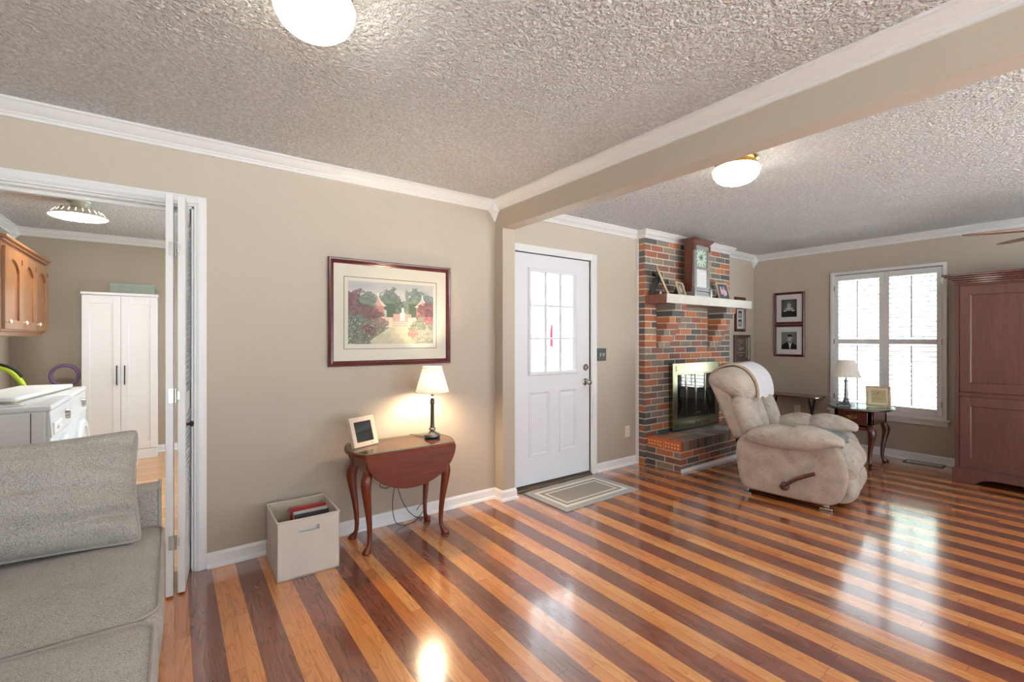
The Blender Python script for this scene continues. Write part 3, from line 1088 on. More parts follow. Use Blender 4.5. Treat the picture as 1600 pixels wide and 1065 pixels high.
for xk in (a0 + 2 * pw - 0.03, a0 + 2 * pw + 0.03):
    kn = MB()
    turned(kn, (xk, fr0 + 0.012, GZ_0 + 0.17), (0, -1, 0), [(0.005, 0), (0.005, 0.012), (0.011, 0.018), (0.011, 0.026), (0.002, 0.03)], None, 12)
    kn.build('door_knob', 'bronze', uo, world=True)
kn = MB()
turned(kn, ((GX_0 + GX_1) / 2, fr0 - 0.006, GZ_0 + 0.06), (0, -1, 0), [(0.004, 0), (0.004, 0.01), (0.009, 0.016), (0.009, 0.022), (0.002, 0.026)], None, 12)
kn.build('vent_knob', 'bronze', uo, world=True)

# ------------------------------------------------------------------ on the mantel
ck = thing('mantel_clock', 'tall wooden mantel clock with pale dial and white lower panel', 'clock', (4.635, 2.90, MZ1))
cw = 0.155
c = MB()
c.box(-cw, cw, -0.055, 0.045, 0.06, 0.57, 'clockwood')
c.box(-cw - 0.012, cw + 0.012, -0.082, 0.055, 0, 0.022, 'clock_glare')
c.box(-cw - 0.004, cw + 0.004, -0.072, 0.050, 0.022, 0.06, 'clock_glare')
c.build('case', 'clockwood', ck, bev=0.004)
c = MB()
for z0, z1, o in ((0.565, 0.58, 0.008), (0.58, 0.597, 0.020), (0.597, 0.613, 0.034), (0.613, 0.628, 0.042)):
    c.box(-cw - o, cw + o, -0.055 - o, 0.05, z0, z1)
for sx in (-1, 1):
    c.box(sx * (cw - 0.018) - 0.017, sx * (cw - 0.018) + 0.017, -0.078, -0.05, 0.50, 0.565)
c.build('cornice', 'clockwood', ck, bev=0.003)
c = MB()
rect_frame(c, -cw + 0.008, cw - 0.008, 0.065, 0.56, 0.042, -0.072, -0.054, 'XZ', 'clock_glare')
c.box(-cw + 0.04, cw - 0.04, -0.070, -0.055, 0.300, 0.325, 'clock_glare')
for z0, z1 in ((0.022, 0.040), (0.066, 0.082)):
    c.tube([(-cw + 0.01, -0.074, (z0 + z1) / 2), (cw - 0.01, -0.074, (z0 + z1) / 2)], 0.009, 'clock_glare')
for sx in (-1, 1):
    c.box(sx * (cw - 0.005) - 0.02, sx * (cw - 0.005) + 0.02, -0.09, -0.05, 0.0, 0.10, 'clock_glare')
c.build('door', 'clock_glare', ck, bev=0.002)


def dial(u, v):
    x, z = (u - 0.5) * 0.21, (v - 0.5) * 0.225
    r, a = sqrt(x * x + z * z), atan2(x, z)
    col = (198, 216, 200)
    if r > 0.106:
        col = (150, 170, 156)
        if abs(abs(x) - 0.09) < 0.012 and abs(abs(z) - 0.095) < 0.012:
            col = (176, 140, 96)
    elif r > 0.100:
        col = (120, 136, 124)
    elif 0.074 < r < 0.094:
        k = (a / (2 * pi) * 12) % 1.0
        if min(k, 1 - k) < 0.16:
            col = (52, 60, 58)
    elif r < 0.034:
        k = (a / (2 * pi) * 8) % 1.0
        col = (92, 108, 98) if min(k, 1 - k) < 0.28 or r < 0.012 else (176, 196, 180)
    return col


picture('dial', 0.224, 0.222, 64, 64, dial, ck, Matrix.Translation((0, -0.058, 0.431)))
h = MB()
h.bar((0, -0.061, 0.425), (0.028, -0.061, 0.47), 0.007, 0.002, 'black', (0, 1, 0))
h.bar((0, -0.062, 0.425), (-0.06, -0.062, 0.44), 0.005, 0.002, 'black', (0, 1, 0))
h.build('hands', 'black', ck, smooth=0)
c = MB()
c.box(-0.112, 0.112, -0.060, -0.055, 0.106, 0.302, 'white')
rect_frame(c, -0.07, 0.07, 0.135, 0.275, 0.006, -0.063, -0.059, 'XZ', 'white')
tag(c.build('lower_panel', 'white', ck, bev=0.001), 'white lower panel')


def photo_frame(name, label, cat, loc, rotz, tilt, w, h, b, mat, fn, strut=True, matb=0.0, group=None, fmat='picg', n=(36, 44), depth=0.018, strut_len=0.75, gl=None):
    """standing picture frame, leaning back by tilt degrees, facing local -Y"""
    t = thing(name, label, cat, loc, rotz, group)
    Mt = Matrix.Rotation(R(-tilt), 4, 'X')
    f = MB()
    prof = [(0, depth), (0, 0.003), (0.004, 0), (b * 0.6, -0.002), (b, 0.005), (b, depth)]
    rect_frame(f, -w / 2, w / 2, 0, h, 0, 0, 0, 'XZ', mat, prof)
    f.box(-w / 2 + 0.002, w / 2 - 0.002, depth - 0.006, depth, 0.002, h - 0.002, 'black')
    f.v = [Mt @ p for p in f.v]
    f.build('frame', mat, t)
    if matb:
        q = MB()
        q.box(-w / 2 + b - 0.002, w / 2 - b + 0.002, 0.009, 0.0105, b - 0.002, h - b + 0.002, 'mat_white')
        q.v = [Mt @ p for p in q.v]
        q.build('mat_board', 'mat_white', t, smooth=0)
    iw, ih = w - 2 * b - 2 * matb, h - 2 * b - 2 * matb
    picture('picture', iw, ih, n[0], n[1], fn, t, Mt @ Matrix.Translation((0, 0.0083, h / 2)), fmat)
    if strut:
        s = MB()
        top = Mt @ Vector((0, depth, h * strut_len))
        s.bar(top, (0, top.y + h * 0.30, 0.003), 0.05, 0.004, 'black', (1, 0, 0))
        s.build('easel_strut', 'black', t, smooth=0)
    return t


def scene_photo(bgc, blobs, base=None):
    def fn(u, v):
        c = list(bgc)
        nz = noise.noise(Vector((u * 9, v * 9, 3))) * 14
        c = [k + nz for k in c]
        for (cx, cy, rx, ry, col) in blobs:
            if ((u - cx) / rx) ** 2 + ((v - cy) / ry) ** 2 < 1:
                c = list(col)
        return c
    return fn


photo_frame('photo_frame', 'light wood photo frame seen edge on leaning at the left end of the mantel', 'photo frame', (4.098, 2.868, MZ1 + 0.001), R(36), 22, 0.22, 0.285, 0.02, 'frame_gold',
            scene_photo((120, 118, 112), [(0.5, 0.45, 0.25, 0.4, (150, 130, 120))]), group='photo frames on the mantel')
photo_frame('photo_frame', 'small tan photo frame leaning between clock and edge-on frame on the mantel', 'photo frame', (4.300, 2.835, MZ1 + 0.001), R(14), 16, 0.195, 0.155, 0.016, 'frame_gold',
            scene_photo((96, 108, 108), [(0.42, 0.45, 0.16, 0.3, (196, 196, 200)), (0.62, 0.5, 0.14, 0.3, (170, 160, 164)), (0.42, 0.74, 0.08, 0.1, (206, 176, 160)), (0.62, 0.78, 0.08, 0.1, (196, 164, 150))]), group='photo frames on the mantel')
photo_frame('photo_frame', 'gold photo frame of a group on dark blue right of the mantel clock', 'photo frame', (5.13, 2.84, MZ1 + 0.001), R(-4), 14, 0.225, 0.205, 0.016, 'frame_gold',
            scene_photo((74, 80, 98), [(0.36, 0.5, 0.10, 0.25, (206, 186, 190)), (0.6, 0.45, 0.14, 0.30, (222, 170, 174)), (0.36, 0.74, 0.07, 0.08, (220, 186, 170)), (0.6, 0.74, 0.07, 0.08, (222, 180, 164)), (0.75, 0.4, 0.1, 0.2, (214, 196, 200))]), group='photo frames on the mantel')
fg = MB()
fg.box(-0.010, 0.010, -0.010, 0.010, 0, 0.018)
fg.ball((0, 0, 0.024), 0.010, 0.010, 0.010)
tag(fg.build('trinket', 'white', None, loc=(4.0, 2.90, MZ1 + 0.001), bev=0.002), 'tiny white trinket on the left end of the mantel', 'trinket')

# ------------------------------------------------------------------ frames on the walls


def wall_frame(name, label, cat, cx, cz, w, h, b, mat, mats, fn, wall, group=None, n=(40, 48), matcol='mat_white', extra=None, imgw=None, imgh=None, glossy=True):
    """wall: 'L' hangs on the y=YW wall, 'R' on the x=XR wall"""
    loc = (cx, YW, cz) if wall == 'L' else (XR, cx, cz)
    t = thing(name, label, cat, loc, 0 if wall == 'L' else R(-90), group)
    f = MB()
    d = 0.026
    prof = [(0, 0), (0, -d * 0.8), (b * 0.25, -d), (b * 0.55, -d * 0.82), (b * 0.75, -d * 0.9), (b, -d * 0.55), (b, 0)]
    rect_frame(f, -w / 2, w / 2, -h / 2, h / 2, 0, 0, 0, 'XZ', mat, prof)
    f.build('frame', mat, t, smooth=30)
    q = B(-w / 2 + b - 0.001, w / 2 - b + 0.001, -0.010, 0, -h / 2 + b - 0.001, h / 2 - b + 0.001)
    q.build('mat_board', matcol, t, smooth=0)
    picture('picture', imgw or (w - 2 * b - 2 * mats), imgh or (h - 2 * b - 2 * mats), n[0], n[1], fn, t, Matrix.Translation((0, -0.0106, 0)), 'pic')
    if extra:
        extra(t, w, h, b)
    B(-w / 2 + b, w / 2 - b, -0.0135, -0.0125, -h / 2 + b, h / 2 - b).build('glazing', 'glass_pic', t, smooth=0)
    return t


# the large garden print
def garden(u, v):
    N = lambda x, y, s=0.0: noise.noise(Vector((x, y, s)))
    # sky
    k = min(1, max(0, (v - 0.45) / 0.55))
    c = [212 - 22 * k + 22 * N(u * 5, v * 7), 210 - 16 * k + 18 * N(u * 5, v * 7), 202 - 4 * k + 12 * N(u * 5, v * 7)]
    fin = N(u * 62, v * 52, 2) * 0.75 + N(u * 110, v * 90, 21) * 0.5
    mid = N(u * 19, v * 17, 5)

    def blob(cx, cy, rx, ry, col, rag=0.6, var=52):
        nonlocal c
        d = ((u - cx) / rx) ** 2 + ((v - cy) / ry) ** 2
        if d < 1 + rag * (mid * 1.4 + fin):
            s = fin * var + mid * var * 0.5
            c = [q + s for q in col]
    # trees behind
    blob(0.47, 0.66, 0.13, 0.25, (104, 124, 112))
    blob(0.56, 0.58, 0.12, 0.18, (92, 110, 100))
    blob(0.78, 0.70, 0.14, 0.24, (112, 134, 128))
    blob(0.92, 0.64, 0.12, 0.20, (104, 128, 132))
    blob(0.68, 0.58, 0.06, 0.14, (112, 132, 122))
    # clipped hedges
    if 0.37 < u < 0.565 and 0.42 < v < 0.70 and not (u > 0.49 and v > 0.70 - (u - 0.49) * 1.9):
        c = [70 + fin * 16, 92 + fin * 16, 72]
        if v > 0.66 or (u > 0.53 and fin > 0):
            c = [112 + fin * 16, 134 + fin * 16, 92]
    if 0.665 < u < 0.82 and 0.44 < v < 0.70:
        c = [76 + fin * 16, 98 + fin * 16, 76]
        if v > 0.67 or u < 0.69:
            c = [128 + fin * 16, 142 + fin * 16, 92]
    # far gate and wall
    if 0.50 < u < 0.72 and 0.38 < v < 0.50:
        c = [206 + fin * 10, 156 + fin * 10, 140]
    if 0.585 < u < 0.645 and 0.38 < v < 0.52:
        c = [238, 226, 216]
    if 0.60 < u < 0.63 and 0.52 <= v < 0.60:
        c = [228, 222, 214]
    # two brick garden houses with bell shaped roofs
    for cx, hw in ((0.325, 0.075), (0.86, 0.075)):
        x = abs(u - cx)
        if x < hw and 0.40 < v < 0.63:
            c = [202 + fin * 14, 128 + fin * 12, 112 + fin * 8]
        if v >= 0.62 and v < 0.78:
            q = (v - 0.62) / 0.16
            if x < hw * 1.2 * (1 - q) ** 1.7 + 0.008:
                c = [208 + fin * 8, 168, 152] if x < hw * (1 - q) ** 1.7 * 0.75 else [236, 228, 216]
        if v >= 0.78 and v < 0.83 and x < 0.008:
            c = [238, 234, 226]
    if 0.395 < u < 0.425 and 0.44 < v < 0.56:
        c = [236, 236, 230] if (int(v * 60) % 2 or u < 0.40) else [150, 160, 150]
    # low walls, piers and steps
    if (0.32 < u < 0.50 or 0.68 < u < 0.86) and 0.35 < v < 0.44:
        c = [222 + fin * 12, 188 + fin * 10, 168]
        if v > 0.425:
            c = [240, 218, 196]
    for cx in (0.475, 0.705):
        if abs(u - cx) < 0.018 and 0.26 < v < 0.44:
            c = [240, 208, 172]
    if 0.495 < u < 0.685 and 0.27 < v < 0.385:
        c = [228, 194, 178] if int(v * 55) % 2 else [206, 166, 152]
    # path
    if v < 0.27:
        xl = 0.46 - (0.27 - v) * 1.05
        xr = 0.68 + (0.27 - v) * 0.35
        if xl < u < xr:
            c = [206 + mid * 22, 200 + mid * 20, 162 + mid * 18]
        else:
            c = [118 + fin * 20, 132 + fin * 20, 100]
    # shrubs
    blob(0.12, 0.60, 0.16, 0.24, (104, 84, 84), 0.6)
    blob(0.22, 0.72, 0.10, 0.12, (110, 124, 108), 0.6)
    blob(0.02, 0.70, 0.07, 0.16, (120, 80, 84), 0.6)
    blob(0.18, 0.45, 0.20, 0.16, (116, 76, 76), 0.4)
    blob(0.08, 0.28, 0.20, 0.18, (92, 108, 92), 0.4)
    blob(0.28, 0.30, 0.14, 0.10, (108, 118, 96), 0.5)
    blob(0.36, 0.34, 0.09, 0.08, (142, 116, 104), 0.5)
    blob(0.22, 0.20, 0.08, 0.12, (116, 72, 70), 0.5)
    blob(0.10, 0.08, 0.15, 0.14, (104, 112, 92), 0.5)
    blob(0.93, 0.56, 0.13, 0.15, (128, 74, 80), 0.5)
    blob(0.84, 0.44, 0.06, 0.06, (140, 84, 86), 0.5)
    blob(0.90, 0.30, 0.17, 0.14, (126, 140, 120), 0.45)
    blob(0.80, 0.30, 0.09, 0.08, (122, 142, 116), 0.5)
    blob(0.95, 0.40, 0.08, 0.06, (176, 90, 96), 0.5)
    blob(0.93, 0.12, 0.22, 0.15, (150, 158, 136), 0.45)
    blob(0.74, 0.16, 0.07, 0.06, (186, 118, 108), 0.5)
    # blossom
    q = N(u * 60, v * 52, 9)
    if v < 0.42 and (u < 0.42 - 0 * v or u > 0.70) and q > 0.42 and not (v < 0.27 and 0.46 - (0.27 - v) * 1.05 < u < 0.68):
        c = [226, 92, 92] if N(u * 21, v * 21, 14) > -0.05 else [238, 230, 214]
    g = (c[0] + c[1] + c[2]) / 3
    return [0.90 * (q * 0.72 + g * 0.28) + 0.10 * w_ for q, w_ in zip(c, (226, 222, 208))]


gp = thing('framed_print', 'large mahogany framed print of a garden path above the drop-leaf table', 'picture', (1.266, YW, 1.482))
gw2, gh2, gb = 0.90, 0.722, 0.036
f = MB()
rect_frame(f, -gw2 / 2, gw2 / 2, -gh2 / 2, gh2 / 2, 0, 0, 0, 'XZ', 'frame_red',
           [(0, 0), (0, -0.020), (0.006, -0.027), (0.014, -0.024), (0.020, -0.018), (0.028, -0.020), (0.036, -0.012), (0.036, 0)])
f.build('frame', 'frame_red', gp, smooth=30)
f = MB()
f.box(-gw2 / 2 + gb - 0.001, gw2 / 2 - gb + 0.001, -0.009, 0, -gh2 / 2 + gb - 0.001, gh2 / 2 - gb + 0.001, 'mat_board')
rect_frame(f, -0.348, 0.336, -0.247, 0.242, 0.0035, -0.0094, -0.008, 'XZ', 'frame_red')
f.build('mat_board', 'mat_board', gp, smooth=0)
picture('picture', 0.628, 0.428, 220, 150, garden, gp, Matrix.Translation((-0.006, -0.0098, 0.002)))
B(-gw2 / 2 + gb, gw2 / 2 - gb, -0.0125, -0.0115, -gh2 / 2 + gb, gh2 / 2 - gb).build('glazing', 'glass_pic', gp, smooth=0)


def portrait_woman(u, v):
    r = sqrt((u - 0.5) ** 2 + (v - 0.6) ** 2)
    g = 108 - r * 90
    e = lambda cx, cy, rx, ry: ((u - cx) / rx) ** 2 + ((v - cy) / ry) ** 2 < 1
    nz = noise.noise(Vector((u * 40, v * 30, 1))) * 20
    if e(0.5, 0.62, 0.20, 0.27):
        g = 96 + nz
    if e(0.5, 0.44, 0.30, 0.10) or (abs(u - 0.5) < 0.07 and 0.42 < v < 0.58):
        g = 196
    if v < 0.36 + 0.16 * abs(u - 0.5) ** 0.8 + 0.03 * (abs(u - 0.5) > 0.18) and abs(u - 0.5) < 0.42 - 0.3 * max(0, v - 0.3):
        g = 26 + nz * 0.4
    if v < 0.40 and abs(u - 0.5) > 0.16 and 0.32 < v and abs(u - 0.5) < 0.36:
        g = 205
    if v < 0.30 and abs(u - 0.5) < 0.5:
        g = 24 + nz * 0.3
    if e(0.5, 0.66, 0.115, 0.165):
        g = 206
        if abs(abs(u - 0.5) - 0.045) < 0.02 and abs(v - 0.68) < 0.014:
            g = 60
        if abs(u - 0.5) < 0.045 and abs(v - 0.575) < 0.012:
            g = 110
    if e(0.5, 0.80, 0.13, 0.07) and v > 0.76:
        g = 110 + nz
    return (g, g, g)


def portrait_man(u, v):
    g = 138 - 40 * abs(u - 0.5) + 14 * noise.noise(Vector((u * 4, v * 4, 0)))
    e = lambda cx, cy, rx, ry: ((u - cx) / rx) ** 2 + ((v - cy) / ry) ** 2 < 1
    if v < 0.42 - 0.5 * max(0, abs(u - 0.5) - 0.12):
        g = 30
    if abs(u - 0.56) < 0.012 + 0.10 * (v / 0.42) and v < 0.42:
        g = 226
    if abs(u - 0.5) < 0.07 and 0.36 < v < 0.5:
        g = 176
    if e(0.56, 0.40, 0.085, 0.03):
        g = 22
    if e(0.55, 0.62, 0.13, 0.18):
        g = 196 - 60 * max(0, 0.5 - u)
        if abs(abs(u - 0.56) - 0.05) < 0.022 and abs(v - 0.645) < 0.014:
            g = 50
        if abs(u - 0.56) < 0.04 and abs(v - 0.535) < 0.010:
            g = 120
    if e(0.55, 0.78, 0.155, 0.085) and v > 0.72 - 0.2 * abs(u - 0.55):
        g = 34 + 20 * noise.noise(Vector((u * 40, v * 40, 0)))
    return (g, g, g)


PW, PH = 0.365, 0.412
wall_frame('portrait_frame', 'upper black and white portrait of long-haired person in dark robe', 'picture', 2.70, 1.695, PW, PH, 0.03, 'frame_red', 0.06, portrait_woman, 'R', 'pair of portraits beside the window', imgw=0.185, imgh=0.225)
wall_frame('portrait_frame', 'lower black and white portrait of person in dark suit and bow tie', 'picture', 2.70, 1.278, PW, PH, 0.03, 'frame_red', 0.06, portrait_man, 'R', 'pair of portraits beside the window', imgw=0.185, imgh=0.225)


def strip(u, v):
    k = (v * 3.6) % 1.2
    if 0.12 < u < 0.88 and 0.1 < k < 1.1:
        r = ((u - 0.5) / 0.30) ** 2 + ((k - 0.66) / 0.3) ** 2
        g = 60 + 30 * noise.noise(Vector((u * 8, v * 20, 0)))
        if r < 1:
            g = 190
        if k < 0.4:
            g = 150
        if r < 1.4 and k > 0.75:
            g = 40
        return (g, g, g)
    return (230, 230, 228)


wall_frame('collage_frame', 'narrow red-brown frame of stacked small photos partly behind the mantel end', 'picture', 6.035, 1.622, 0.255, 0.455, 0.038, 'frame_red', 0.02, strip, 'L', n=(24, 96), imgw=0.115)


def award(u, v):
    c = [92 + 10 * noise.noise(Vector((u * 6, v * 6, 0))), 82, 74]
    lines = ((0.86, 0.22, 0.40), (0.76, 0.12, 0.30), (0.50, 0.22, 0.44), (0.44, 0.16, 0.48), (0.30, 0.30, 0.50), (0.17, 0.14, 0.30))
    for z, hw, q in lines:
        if abs(v - z) < 0.018 and abs(u - 0.42) < hw and noise.noise(Vector((u * 60, z * 40, 0))) > -0.2:
            c = [176, 170, 164]
    if abs(v - 0.60 - 0.10 * sin(u * 9)) < 0.012 and 0.2 < u < 0.7:
        c = [190, 184, 178]
    if u > 0.84 and 0.06 < v < 0.94:
        k = (v * 11) % 1.0
        c = [206, 196, 160] if abs(k - 0.5) < 0.36 and u < 0.93 + 0.03 * sin(v * 70) else [70, 60, 52]
    return c


wall_frame('plaque_frame', 'dark framed brown award with pale illegible lettering and scalloped strip', 'picture', 6.085, 1.175, 0.40, 0.355, 0.036, 'frame_dark', 0.0, award, 'L', n=(80, 80))

# ------------------------------------------------------------------ wall plates
sp = thing('light_switch', 'square dark bronze double light switch beside the front door', 'light switch', (3.405, YW, 1.148))
m_ = MB()
m_.box(-0.062, 0.062, -0.007, 0, -0.062, 0.062)
rect_frame(m_, -0.056, 0.056, -0.056, 0.056, 0.006, -0.009, -0.006, 'XZ')
m_.build('plate', 'darkgrey', sp, bev=0.002)
for sx in (-1, 1):
    t_ = MB()
    t_.box(sx * 0.023 - 0.006, sx * 0.023 + 0.006, -0.009, -0.006, -0.014, 0.014)
    t_.bar((sx * 0.023, -0.006, 0), (sx * 0.023, -0.022, 0.010), 0.007, 0.009)
    t_.build('toggle', 'almond', sp)


def outlet(loc, rz, label):
    o = thing('wall_outlet', label, 'outlet', loc, rz)
    m_ = B(-0.036, 0.036, -0.006, 0, -0.058, 0.058)
    m_.build('plate', 'almond', o, bev=0.002)
    for sz in (-1, 1):
        q = MB()
        q.prism([(0.016 * cos(a), 0.0155 * sin(a) + sz * 0.020) for a in [2 * pi * i / 16 for i in range(16)]], 'Y', -0.0075, -0.005, 'almond')
        for sx in (-0.006, 0.006):
            q.box(sx - 0.0012, sx + 0.0012, -0.0079, -0.0073, sz * 0.020 - 0.002, sz * 0.020 + 0.006, 'black')
        q.build('socket', 'almond', o, smooth=0)


outlet((3.79, YW, 0.348), 0, 'almond wall outlet low between front door and chimney')
outlet((XR, 2.604, 0.40), R(-90), 'almond wall outlet under the portraits behind the recliner')

# ------------------------------------------------------------------ ceiling lamps


def globe_lamp(x, y, r, label, group):
    t = thing('ceiling_light', label, 'ceiling light', (x, y, ZC), 0, group)
    MB().lathe([(r * 0.55, 0.0), (r * 0.90, 0.0), (r * 0.93, -0.012), (r * 0.84, -0.020), (r * 0.84, -0.038), (r * 0.88, -0.046), (r * 0.6, -0.046)], None, 40).build('brass_fitter', 'brass', t)
    MB().lathe([(r * 0.80, -0.040), (r * 0.95, -0.050), (r * 1.0, -0.066), (r * 0.985, -0.076)], None, 48, cap=False).build('glass_collar', 'frost', t)
    MB().lathe([(r * 0.985, -0.076), (r * 0.95, -0.094), (r * 0.84, -0.118), (r * 0.66, -0.137), (r * 0.42, -0.149), (r * 0.18, -0.154), (0.002, -0.155)], None, 48).build('glass_bowl', 'globe', t)


globe_lamp(0.366, 1.562, 0.124, 'lit glass bowl ceiling light in the living room nearest the viewer', 'brass and glass bowl ceiling lights')
globe_lamp(2.86, 1.515, 0.138, 'lit glass bowl ceiling light with brass collar beyond the beam', 'brass and glass bowl ceiling lights')

ll = thing('ceiling_light', 'flat cream metal ceiling light with slotted rim in the laundry room', 'ceiling light', (-0.62, 5.16, ZC))
m_ = MB()
m_.lathe([(0.075, 0), (0.075, -0.012), (0.055, -0.018), (0.055, -0.055), (0.062, -0.062), (0.12, -0.066), (0.135, -0.070), (0.185, -0.128), (0.188, -0.131), (0.183, -0.131), (0.130, -0.075), (0.05, -0.07)], None, 48)
m_.build('metal_shade', 'creamlamp', ll)
for i in range(24):
    a = 2 * pi * i / 24
    p0 = Vector((cos(a) * 0.146, sin(a) * 0.146, -0.081))
    p1 = Vector((cos(a) * 0.169, sin(a) * 0.169, -0.108))
    MB().bar(p0, p1, 0.0045, 0.003, 'slotglow', (cos(a), sin(a), 0.8)).build('slot', 'slotglow', ll, smooth=0)
MB().lathe([(0.181, -0.128), (0.17, -0.136), (0.10, -0.140), (0.012, -0.141)], None, 48).build('diffuser', 'globe_l', ll)
MB().lathe([(0.012, -0.140), (0.012, -0.148), (0.004, -0.152)], None, 12).build('finial', 'pewter', ll)

# ------------------------------------------------------------------ bifold closet doors
def bifold(name, pts, label, knob):
    """louvred leaf standing from pts[0] (near hinge edge) to pts[1]"""
    a, b = Vector((*pts[0], 0)), Vector((*pts[1], 0))
    d = (b - a)
    L = d.length
    t = thing(name, label, 'bifold door', (a.x, a.y, 0), atan2(d.y, d.x), 'louvred bifold leaves', 'structure')
    T = 0.032
    f = MB()
    st = 0.055
    for x0, x1 in ((0, st), (L - st, L)):
        f.box(x0, x1, -T / 2, T / 2, 0.012, OZ - 0.012)
    for z0, z1 in ((0.012, 0.16), (0.92, 1.02), (OZ - 0.10, OZ - 0.012)):
        f.box(st, L - st, -T / 2 + 0.001, T / 2 - 0.001, z0, z1)
    f.build('leaf_frame', 'trim', t, bev=0.002)
    lv = MB()
    for z0, z1 in ((0.16, 0.92), (1.02, OZ - 0.10)):
        z = z0 + 0.015
        while z < z1 - 0.01:
            lv.bar((st - 0.004, 0, z), (L - st + 0.004, 0, z), 0.036, 0.006, None, (0, sin(R(50)), cos(R(50))))
            z += 0.030
    lv.build('louvers', 'trim', t, smooth=0)
    if knob:
        k = MB()
        turned(k, (0.06, -T / 2, 0.86), (0, -1, 0), [(0.009, 0), (0.007, 0.008), (0.008, 0.014), (0.015, 0.020), (0.016, 0.027), (0.010, 0.032), (0.002, 0.033)], None, 14)
        k.build('knob', 'bronze', t)
    return t


lf1 = bifold('door_2', ((0.036, 2.905), (0.072, 3.262)), 'right louvred white leaf of the folded bifold door, with small dark knob', True)
lf2 = bifold('door_3', ((-0.014, 2.890), (-0.008, 3.250)), 'left louvred white leaf of the folded bifold door, next to the sofa arm', False)
for zc in (0.28, 1.02, 1.76):
    h = MB()
    h.box(-0.003, 0.0, -0.016, 0.002, zc - 0.035, zc + 0.035)
    h.box(-0.004, 0.0, -0.042, -0.034, zc - 0.02, zc + 0.02)
    h.tube([(-0.005, -0.026, zc - 0.035), (-0.005, -0.026, zc + 0.035)], 0.005)
    h.build('hinge', 'nickel', lf2)

# ------------------------------------------------------------------ doormat, bin, floor vent
mt = MB()
mt.box(-0.43, 0.43, -0.262, 0.262, 0.0005, 0.008)
o = tag(mt.build('door_mat', 'rug', None, loc=(2.812, 2.832, 0), bev=0.003), 'grey door mat with double white border lines in front of the front door', 'mat')
o.rotation_euler = (0, 0, R(1.2))

bn = thing('storage_bin', 'pale grey fabric storage bin holding magazines on the floor left of the table', 'bin', (0.612, 2.905, 0), R(-0.5))
m_ = MB()
bw0, bd0, bh, th = 0.162, 0.176, 0.320, 0.008


def side_with_slot(mb, y0, y1, mat_):
    # front or back panel with a cut-out handle
    hx, z0, z1 = 0.053, bh - 0.075, bh - 0.048
    mb.box(-bw0, bw0, y0, y1, 0, z0, mat_)
    mb.box(-bw0, bw0, y0, y1, z1, bh, mat_)
    mb.box(-bw0, -hx, y0, y1, z0, z1, mat_)
    mb.box(hx, bw0, y0, y1, z0, z1, mat_)


side_with_slot(m_, -bd0, -bd0 + th / 2, 'bin')
side_with_slot(m_, bd0 - th / 2, bd0, 'bin')
for sx in (-1, 1):
    xa, xb = sorted((sx * bw0, sx * (bw0 - th / 2)))
    m_.box(xa, xb, -bd0, bd0, 0, bh, 'bin')
m_.box(-bw0, bw0, -bd0, bd0, 0, 0.008, 'bin')
for sx in (-1, 1):      # folded seams on the sides
    xx = sx * (bw0 + 0.001)
    m_.box(min(xx, xx - sx * 0.003), max(xx, xx - sx * 0.003), 0.052, 0.058, 0, bh, 'binin')
m_.build('shell', 'bin', bn, smooth=0)
m_ = MB()
side_with_slot(m_, -bd0 + th / 2, -bd0 + th, 'binin')
side_with_slot(m_, bd0 - th, bd0 - th / 2, 'binin')
for sx in (-1, 1):
    xa, xb = sorted((sx * (bw0 - th / 2), sx * (bw0 - th)))
    m_.box(xa, xb, -bd0 + th, bd0 - th, 0.008, bh, 'binin')
m_.build('lining', 'binin', bn, smooth=0)
m_ = MB()
rect = [(-bw0, -bd0), (bw0, -bd0), (bw0, bd0), (-bw0, bd0), (-bw0, -bd0)]
for i in range(4):
    (xa, ya), (xb, yb) = rect[i], rect[i + 1]
    m_.tube([(xa, ya, bh), ((xa + xb) / 2, (ya + yb) / 2, bh - 0.002), (xb, yb, bh)], 0.004, None, 8)
m_.build('rim', 'bin', bn)


def magazine(name, label, loc, rz, lean, w, h, d, cover, group='magazines in the fabric bin'):
    t = thing(name, label, 'magazine', loc, rz, group)
    Mt = Matrix.Rotation(R(lean), 4, 'X')
    m_ = MB()
    m_.box(-w / 2, w / 2, 0, d * 0.12, 0, h, cover)
    m_.box(-w / 2, w / 2, d * 0.88, d, 0, h, cover)
    m_.box(-w / 2, -w / 2 + 0.001, 0, d, 0, h, cover)
    m_.v = [Mt @ p for p in m_.v]
    m_.build('cover', cover, t, smooth=0)
    m_ = MB()
    m_.box(-w / 2 + 0.001, w / 2 - 0.002, d * 0.12, d * 0.88, 0.001, h - 0.002)
    m_.v = [Mt @ p for p in m_.v]
    m_.build('pages', 'paper', t, smooth=0)


magazine('magazine', 'red covered book standing at the back of the magazines in the bin', (0.665, 2.965, 0.009), R(-2), -8, 0.20, 0.288, 0.022, 'red')
magazine('magazine', 'white magazine leaning just in front of the red book in the bin', (0.675, 2.925, 0.009), R(2), -9, 0.20, 0.275, 0.012, 'paper')
magazine('magazine', 'dark edged thin magazine between the white ones in the bin', (0.672, 2.890, 0.009), R(0), -8, 0.20, 0.27, 0.008, 'darkgrey')
magazine('magazine', 'foremost white magazine showing through the front handle slot of the bin', (0.640, 2.742, 0.009), R(0), -2, 0.21, 0.290, 0.008, 'paper')

